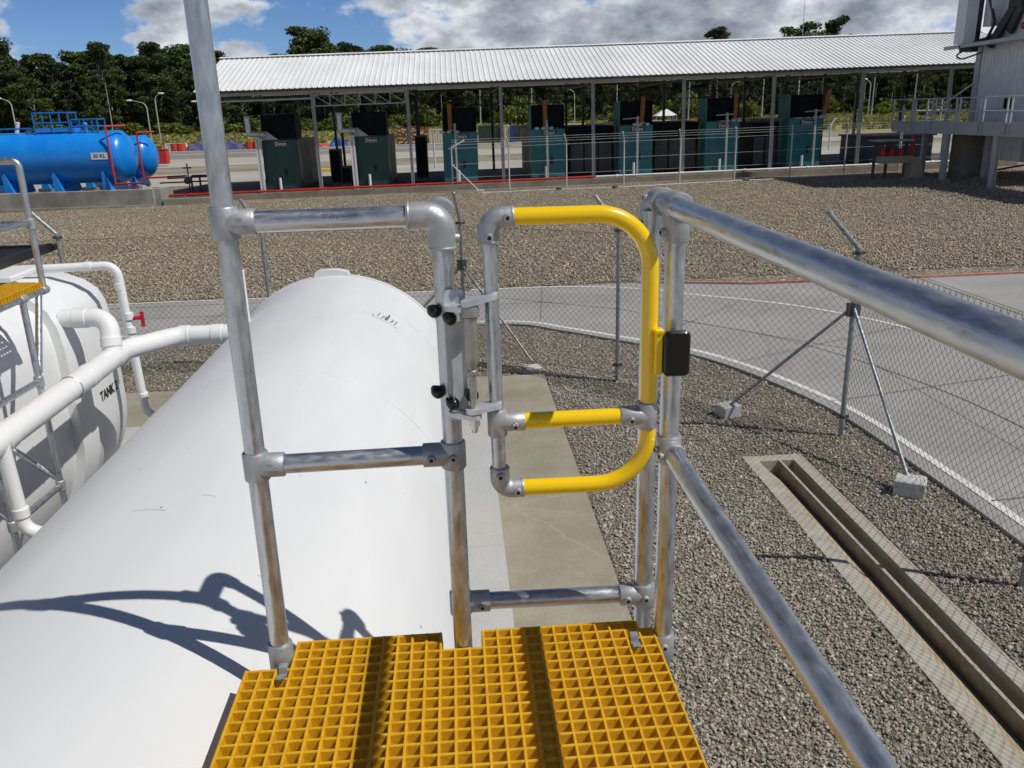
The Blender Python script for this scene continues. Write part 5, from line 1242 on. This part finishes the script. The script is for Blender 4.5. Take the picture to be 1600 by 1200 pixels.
# ------------------------------------------------------------------ trees
def tree_proto(seed, H, cw, crown_base, nclump, nleaf, bare=False, dark=1.0):
    r = np.random.default_rng(seed); tb = MB(); bend = r.uniform(-.6, .6, 2)
    top = V(bend[0], bend[1], H * .80)
    tb.tube([(0, 0, -.5), V(bend[0] * .2, bend[1] * .2, H * .25), V(bend[0] * .6, bend[1] * .6, H * .55), top], .30 * H / 25 + .08, 7, True, .09)
    cl = []
    for k in range(nclump):
        a = r.uniform(0, 2 * math.pi); hz = r.uniform(0, 1) ** .8; z = H * (crown_base + (1 - crown_base) * hz)
        w = cw * (.35 + .65 * math.sin(math.pi * min(1, .18 + .74 * hz))) * r.uniform(.25, 1.15) * .85
        c = V(math.cos(a) * w, math.sin(a) * w, min(z, H - .6)); cl.append((c, r.uniform(.10, .26) * cw + .35))
        if k % 2 == 0: tb.tube([V(bend[0] * .5, bend[1] * .5, c[2] * .72), V(c[0] * .55, c[1] * .55, c[2] * .88), c], .085, 5, True, .03)
    P, Cc = [], []
    base = np.array([(.030, .052, .018), (.054, .086, .030), (.084, .12, .042), (.125, .155, .06)])
    for c, rad in cl:
        k = int(nleaf / nclump); d = r.normal(size=(k, 3)); d /= np.linalg.norm(d, axis=1)[:, None]
        rr = rad * (r.random(k) ** .45)[:, None]; P.append(c + d * rr * V(1.25, 1.25, .72)); Cc.append(base[np.clip(r.normal(1.6, .9, k).round().astype(int), 0, 3)] * r.uniform(.8, 1.2, (k, 1)) * r.uniform(.75, 1.2) * dark)
    P = np.vstack(P); Cc = np.vstack(Cc); v, f, c = leafcards(P, .46, Cc, r)
    return tb, v, f, c
GROUPT = 'rainforest trees along the far edge of the field'
kinds = {
 'broad': ('broad dark rounded tree in the forest wall beyond the field', 'tree'),
 'tall': ('tall pale trunked tree standing in the forest wall', 'tree'),
 'loose': ('loose open crowned tree in the forest wall', 'tree'),
}
protos = []
for i, (kind, H, cw, cb, nc, nl_) in enumerate((('broad', 21, 5.6, .14, 52, 11000), ('broad', 23, 6.6, .20, 58, 12500), ('broad', 19, 5.4, .08, 48, 10500), ('tall', 26, 4.4, .50, 26, 5200), ('tall', 25, 3.8, .58, 20, 4200), ('loose', 23, 5.2, .34, 30, 5000), ('loose', 21, 6.0, .26, 34, 5600), ('broad', 22, 5.0, .10, 54, 11500))):
    root = thing('forest_tree', kinds[kind][0], 'tree', (0, 0, 0), GROUPT, local=True)
    tb, v, f, c = tree_proto(100 + i, H, cw, cb, nc, nl_)
    mk('trunk', tb, bark, root, 60)
    o = big_mesh('crown', v, f, leaf_m, c, root)
    protos.append((root, kind, False))
used = [False] * len(protos)
def place_tree(k, x, y, s, rz, label=None):
    root = protos[k][0]
    if used[k]: root = copy_tree(root)
    used[k] = True
    root.location = (x, y, 0); q_ = random.uniform(.8, 1.25); root.scale = (s * q_, s * q_, s); root.rotation_euler = (0, 0, rz)
    if label: root['label'] = label
    return root
random.seed(12)
def prof_h(x, y):
    """height the canopy reaches, by compass direction (metres)"""
    u = x / y * 250
    pts = [(-130, 21), (-118, 22), (-108, 19.5), (-100, 20), (-95, 21), (-88, 20), (-80, 20), (-72, 21.5), (-64, 20), (-52, 16.5), (-40, 20), (-36, 22), (-25, 19.5), (-15, 19.5), (-5, 18), (5, 15.5), (17, 17.5), (25, 15), (40, 15), (70, 15.5), (80, 16.5), (90, 15.5), (100, 16.5), (108, 17), (116, 15), (135, 16), (150, 17.5), (170, 18)]
    return float(np.interp(u, [p[0] for p in pts], [p[1] for p in pts]))
Hs = [21, 23, 19, 26, 25, 23, 21, 22]
for row, (y0, step, ks, hs) in enumerate(((238, 6.4, (0, 2, 7, 5, 3, 6, 0, 2), .82), (252, 5.8, (1, 3, 0, 7, 4, 5, 2), .95), (268, 6.2, (1, 0, 3, 7, 1, 4), 1.06), (284, 8, (1, 7, 0, 1), 1.0))):
    x = -150 + row * 2
    i = 0
    while x < 190:
        k = ks[(i * 5 + row * 3 + random.randint(0, 2)) % len(ks)]
        y = y0 + random.uniform(-5, 5); h = prof_h(x, y) * hs * random.uniform(.86, 1.10) * y / 250
        place_tree(k, x + random.uniform(-1.6, 1.6), y, h / Hs[k], random.uniform(0, 6.28))
        x += step * random.uniform(.8, 1.25); i += 1
# the emergent trees that stand above the rest in the photo
for k, x, y, h, lb in ((1, -37.5, 246, 26.0, 'darkest tree, round crowned, rising above the white roof left of centre'), (3, 76, 250, 24.6, 'slim broken topped tree above the roof at right of centre'), (6, 100, 250, 24.6, 'small round tree above the roof beside the thin mast'), (5, 110, 250, 26.2, 'wide spreading tree above the roof right of the thin mast'),
                       (5, -92, 244, 23.6, 'pale thin topped tree above the forest behind the tanks'), (1, -117, 240, 25.2, 'big pale limbed tree at the left edge of the forest')):
    place_tree(k, x, y, h / Hs[k], random.uniform(0, 6), lb)
# undergrowth at the forest's foot, one mass
r_ = np.random.default_rng(31); n = 52000
ux = r_.uniform(-165, 205, n); hh = 2.0 + 2.2 * (.5 + .5 * np.sin(ux * .23) * np.sin(ux * .071 + 1)) + 1.2 * np.sin(ux * .9)
uz = r_.random(n) * np.clip(hh, 1.2, 6); uy = 231 + (uz * 1.5) + r_.uniform(0, 8, n)
uc = np.array([(.028, .05, .014), (.045, .075, .02), (.075, .11, .028), (.10, .13, .035)])[np.clip(r_.normal(1.4, .9, n).round().astype(int), 0, 3)] * r_.uniform(.75, 1.25, (n, 1))
v_, f_, c_ = leafcards(np.c_[ux, uy, uz], .8, uc, r_); o = big_mesh('forest_undergrowth', v_, f_, leaf_m, c_); setprops(o, kind='stuff')
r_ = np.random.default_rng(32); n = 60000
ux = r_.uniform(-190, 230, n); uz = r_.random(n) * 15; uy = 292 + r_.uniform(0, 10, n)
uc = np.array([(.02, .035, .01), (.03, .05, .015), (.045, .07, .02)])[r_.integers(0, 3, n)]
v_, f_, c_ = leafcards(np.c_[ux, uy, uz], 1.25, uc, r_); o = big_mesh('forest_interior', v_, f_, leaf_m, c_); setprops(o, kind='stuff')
# bushes in the field
bushes = [(-5.2, 200, 5.4, 5.5), (-10.5, 203, 3.5, 4), (-24, 205, 4.4, 6), (-30, 190, 3.2, 5), (13.5, 198, 4.6, 4.0), (18.5, 200, 6.6, 5.4), (23.5, 202, 5.0, 4.6), (38, 195, 3.3, 6), (46, 200, 4, 5), (55, 205, 6.8, 5.5), (82, 195, 5.2, 4.6), (100, 200, 3.4, 4), (-46, 195, 3.6, 6), (-60, 200, 3.2, 5), (-74, 205, 3.4, 6), (68, 200, 4.2, 5), (-88, 205, 3.4, 6), (108, 115, 1.5, 2.0), (95, 170, 2.6, 3)]
bp_ = []
for s in range(3):
    r = np.random.default_rng(60 + s); k = 2600; d = r.normal(size=(k, 3)); d /= np.linalg.norm(d, axis=1)[:, None]; cs = np.c_[r.normal(0, .42, (9, 2)), r.uniform(.25, .72, 9)]
    P = cs[r.integers(0, 9, k)] + d * (.33 * r.random(k)[:, None] ** .5) * V(1, 1, .8); P[:, 2] = np.clip(P[:, 2], 0, 1)
    col = np.array([(.06, .085, .018), (.105, .135, .026), (.16, .18, .04), (.21, .215, .055)])[r.integers(0, 4, k)] * r.uniform(.8, 1.2, (k, 1))
    bp_.append((P, col, r))
bush_roots = []
for i, (x, y, h, w) in enumerate(bushes):
    s = i % 3
    if i < 3:
        root = thing('bush', '', 'bush', (0, 0, 0), 'yellow green bushes in the field', local=True)
        P, col, r = bp_[s]; v, f, c = leafcards(P * V(5, 5, 5), .42, col, r); big_mesh('foliage', v, f, bush_m, c, root)
        mb = MB()
        for k in range(4): mb.tube([(0, 0, -.1), (random.uniform(-1, 1), random.uniform(-1, 1), 2.4)], .06, 5)
        mk('stem', mb, bark, root, 0); bush_roots.append(root)
    else: root = copy_tree(bush_roots[s])
    root.location = (x, y, 0); root.scale = (w / 5, w / 5, h / 5 * 1.05); root.rotation_euler = (0, 0, i * 1.7)
    root['label'] = 'yellow green bush in the grass before the forest' if i not in (0, 5, 9) else {0: 'tall yellow green bush seen past the third generator', 5: 'tallest bush, yellow green, behind the third shed bay', 9: 'round green bush right of the middle teal generators'}[i]

# ------------------------------------------------------------------ lamps and masts
def lamp(x, y, h, d, label, single=True, loc_group='street lamps at the forest edge'):
    t = thing('street_lamp', label, 'street lamp', (x, y, 0), loc_group, local=True)
    mb = MB(); mb.tube(fillet([(0, 0, 0), (0, 0, h - .5), (d * 1.6, 0, h)], 1.0, 7), .10, 10, True, .05); mk('pole', mb, lampgrey, t, 40)
    mb = MB(); mb.sphere((d * 1.9, 0, h + .02), .42, 10, (1.2, .55, .35)); mk('lamp_head', mb, lamp_white, t, 60)
    return t
lamp(-45.2, 140, 7.5, .55, 'street lamp with curved arm nearest the tall galvanised post'); lamp(-46.6, 140, 6.6, -1.3, 'street lamp arching to the left above the blue tank end'); lamp(-66.6, 140, 7.4, -.9, 'street lamp at the left edge above the long blue tank'); lamp(-37.5, 140, 6.2, -1.0, 'street lamp just beside the tall galvanised post')
lamp(60, 140, 12.5, .9, 'street lamp seen past the rightmost generator')
lamp(22.5, 160, 7.0, -.6, 'street lamp behind the shed near its middle'); lamp(53, 165, 7.6, .6, 'street lamp behind the shed at right of centre'); lamp(80, 165, 7.4, -.6, 'street lamp behind the shed at far right')
def mast(x, y, h, label, r=.09):
    t = thing('mast', label, 'mast', (x, y, 0), 'thin masts', local=True); mb = MB(); mb.tube([(0, 0, 0), (.0, 0, h * .6), (0, 0, h)], r, 8, True, r * .4); mk('pole', mb, lampgrey, t, 40); mb = MB(); mb.cyl((-.0, 0, h), (0, 0, h + 1.2), .02, 5); mb.box((-.12, -.12, h * .62), (.12, .12, h * .66)); mk('tip', mb, steel_dark, t, 0)
mast(-52.2, 140, 9.3, 'thin pale mast behind the blue tanks'); mast(40, 100, 16, 'thin dark mast rising above the shed roof', .06)
for i, (x, h) in enumerate(((6, 8), (16.5, 9), (29, 9), (49, 10), (64.5, 9.5), (72, 10), (88, 11), (97, 10), (34, 8.5))):
    t = thing('pale_pole', 'slender pale pole at the forest edge seen under the shed roof', 'pole', (x, 180, 0), 'pale poles at the forest edge', local=True); mb = MB(); mb.tube([(0, 0, 0), (.1, 0, h * 1.15)], .16, 7, True, .09); mk('pole_shaft', mb, lampgrey, t, 40)

# ------------------------------------------------------------------ stores lying about in the yard beyond
def container(x0, x1, y, h, m, label, z=0, name='container', cat='container', dep=2.4):
    x0, x1, y, h, z = x0 * .86, x1 * .86, y * .86, h * .90, 0
    t = thing(name, label, cat, ((x0 + x1) / 2, y, z))
    mb = MB(); mb.box((x0, y, z + .1), (x1, y + dep, z + h - .08)); mk('body', mb, m, t, 0)
    mb = MB(); xx = x0 + .12
    while xx < x1 - .15: mb.box((xx, y - .05, z + .2), (xx + .12, y - .002, z + h - .2)); xx += .30
    mk('corrugation', mb, m, t, 0)
    mb = MB()
    for x in (x0 - .02, x1 - .08): mb.box((x, y - .07, z), (x + .1, y + .06, z + h))
    mb.box((x0 + .08, y - .07, z + h - .14), (x1 - .08, y + .05, z + h)); mb.box((x0 + .08, y - .07, z), (x1 - .08, y + .05, z + .14)); mk('frame', mb, m, t, 0)
    return t
container(-3.05, -1.0, 120, 1.95, cream, 'cream container seen left of the third generator', -.2)
container(3.7, 6.6, 120, 2.2, green_c, 'dark green container right of the third generator', -.1); container(6.75, 7.9, 119.8, 2.2, cream, 'narrow cream crate with labels beside the dark green container', -.1); container(8.0, 8.6, 119.6, 2.15, blue_c, 'blue upright locker beside the cream crate', -.1); container(8.9, 11.5, 121, 2.1, green_c, 'dark container left of the fourth generator', -.1)
container(15.3, 18.4, 120, 2.1, cream, 'cream container above the dark generator side, left one', .0); container(18.6, 23.0, 120.4, 2.0, green_c, 'dark green container between cream ones behind the fence', .0)
container(27.6, 30.2, 120, 2.2, cream, 'cream container right of the middle generator hood', .05); container(30.4, 33.0, 120.5, 2.1, green_c, 'small dark green container beside a red one'); container(33.1, 36.2, 120, 2.1, red_c, 'red container behind the sixth generator'); container(40.3, 45.6, 120, 2.15, green_c, 'long dark container left of the rightmost generator'); container(45.8, 48.6, 120, 2.35, cream, 'cream container just left of the rightmost generator')
container(-38.3, -36.2, 120, 1.15, white_c, 'white box container behind the smaller blue tank', -.3)
for i, (x, z) in enumerate(((-6.6, -.2), (-5.2, -.2), (-3.95, -.2))):
    t = thing('pallet_rack', ['maroon slatted crate rack, left one of three', 'maroon slatted crate rack, middle one of three', 'maroon slatted crate rack beside the cream container'][i], 'crate', (x * .86, 102, 0), 'maroon crate racks', local=True)
    mb = MB()
    for k in range(5): mb.box((-.6, -.05, .1 + .42 * k), (.6, .6, .32 + .42 * k))
    mk('crate_slat', mb, maroon, t, 0); mb = MB(); rr = np.random.default_rng(i)
    for k in range(7): a, b = rr.uniform(-.5, .4), rr.uniform(.2, 1.9); mb.box((a, -.08, b), (a + .16, -.052, b + .12))
    mk('stored_part', mb, white_c, t, 0)
    mb = MB()
    for x_ in (-.62, .56): mb.box((x_, -.02, 0), (x_ + .06, .62, 2.15))
    mk_each('rack_post', mb, maroon, t, 0)
def drum(x, y, z, h, r, m, label, group):
    t = thing('drum', label, 'drum', (x, y, z), group, local=True); mb = MB(); mb.lathe([(0, r * .96), (.03, r), (h * .33, r), (h * .35, r * 1.04), (h * .37, r), (h * .66, r), (h * .68, r * 1.04), (h * .70, r), (h - .02, r), (h, r * .95)], V(0, 0, 0), (0, 0, 1), 14); mk('drum_body', mb, m, t, 40); mb = MB(); mb.cyl((r * .5, 0, h - .01), (r * .5, 0, h + .05), .06, 8); mk('bung', mb, m, t, 0)
for i, x in enumerate((-35.2, -34.4, -30.6, -29.9, -25.8, -24.9, -20.9, -17.6)): drum(x * .89, 101.5, .03, 1.0, .5, orange_red, 'red plastic drum standing among stores in the far yard', 'red drums in the far yard')
for i, x in enumerate((-24.0, -22.9, -22.0)): drum(x * .89, 100.5, .03, 1.15, .45, teal_drum, 'grey blue drum standing left of the generator shed', 'grey blue drums')
t = thing('red_crate', 'lone red box standing on the gravel past the blue tanks', 'box', (-24.5, 75, 0), local=True); mb = MB(); mb.bbox((-.55, 0, .05), (.55, .8, 1.2), .03); mk('box_body', mb, red_paint, t, 0); mb = MB(); mb.box((-.58, -.03, 1.2), (.58, .83, 1.27)); mk('lid', mb, red_paint, t, 0)
def heap(x, y, w, h, m, label, seed, name='tarpaulin', cat='tarpaulin'):
    r = np.random.default_rng(seed); n_ = 16; vs = []; 
    for j in range(n_ + 1):
        for i in range(n_ + 1):
            a, b = i / n_ * 2 - 1, j / n_ * 2 - 1; z = h * max(0, (1 - a * a)) ** .5 * max(0, (1 - b * b)) ** .5 * (1 + .35 * math.sin(5 * a + seed) * math.cos(4 * b)) + r.uniform(-.04, .04)
            vs.append((x + a * w / 2, y + b * 1.0, z - .15))
    fs = [(j * (n_ + 1) + i, j * (n_ + 1) + i + 1, (j + 1) * (n_ + 1) + i + 1, (j + 1) * (n_ + 1) + i) for j in range(n_) for i in range(n_)]
    o = mk(name, (vs, fs), m, None, 50, org=(x, y, -.1)); setprops(o, label, cat); return o
heap(-29.0, 102.5, 3.6, 1.0, tarp, 'purple blue tarpaulin heap behind the smaller blue tank', 1); heap(-25.2, 102.5, 3.0, 1.1, tarp, 'purple blue tarpaulin heap hidden partly by the tall post', 2); heap(-13.0, 102, 2.2, 1.2, blue_c, 'bright blue tarpaulin heap between the first two generators', 3); heap(-14.6, 100.5, 1.4, .6, orange_red, 'small orange sheet beside the blue tarpaulin', 4)
for i, (x, y) in enumerate(((36.5, 150), (39.5, 160), (103, 150), (108, 151))):
    t = thing('canopy_tent', ['white canopy tent behind the red container, left one', 'white canopy tent behind the red container, right one', 'pale canopy tent beyond the walkway, left one', 'pale canopy tent beyond the walkway, right one'][i], 'tent', (x, y, 0), local=True)
    mb = MB(); mb.add([(-1.6, -1.6, 2.0), (1.6, -1.6, 2.0), (1.6, 1.6, 2.0), (-1.6, 1.6, 2.0), (0, 0, 3.1)], [(0, 1, 4), (1, 2, 4), (2, 3, 4), (3, 0, 4)]); mk('canopy', mb, white_c, t, 0); mb = MB()
    for a in (-1.5, 1.5):
        for b in (-1.5, 1.5): mb.cyl((a, b, 0), (a, b, 2.0), .05, 6)
    mk_each('tent_leg', mb, lampgrey, t, 0)
for i, (x, y, w) in enumerate(((-40, 110, 40), (-38, 97, 38), (-36, 88, 36))):
    t = thing('low_retaining_wall', ['low pale stone wall in the far yard, farthest of three', 'low pale stone wall in the far yard, middle of three', 'low pale stone wall in the far yard, nearest of three'][i], 'wall', (x + w / 2, y, 0)); mb = MB(); mb.bbox((x, y, -.3), (x + w, y + .5, .30), .02); mk('wall_panel', mb, conc_pale, t, 0)
t = thing('yard_barrier', 'yellow painted kerb barrier seen between the first two generators', 'barrier', (-11, 58, 0), local=True); mb = MB(); mb.bbox((0, 0, 0), (4.2, .2, .22), .02); mk('kerb_block', mb, yellow_far, t, 0)
# pale posts of the yard's back fence
for i, (x, y) in enumerate(((0.2, 58), (-1.2, 58), (12, 60), (26.5, 60), (31.5, 60), (36, 62))):
    t = thing('bent_fence_post', 'pale bent topped fence post on the far side of the shed', 'post', (x, y, 0), 'bent posts behind the shed', local=True); mb = MB(); mb.tube([(0, 0, -.2), (0, 0, 2.0), (.35, 0, 2.45)], .06, 8); mk('post_shaft', mb, post_w, t, 0); mb = MB(); mb.box((-.12, -.05, 1.95), (.12, .05, 2.0)); mk('post_band', mb, post_w, t, 0)
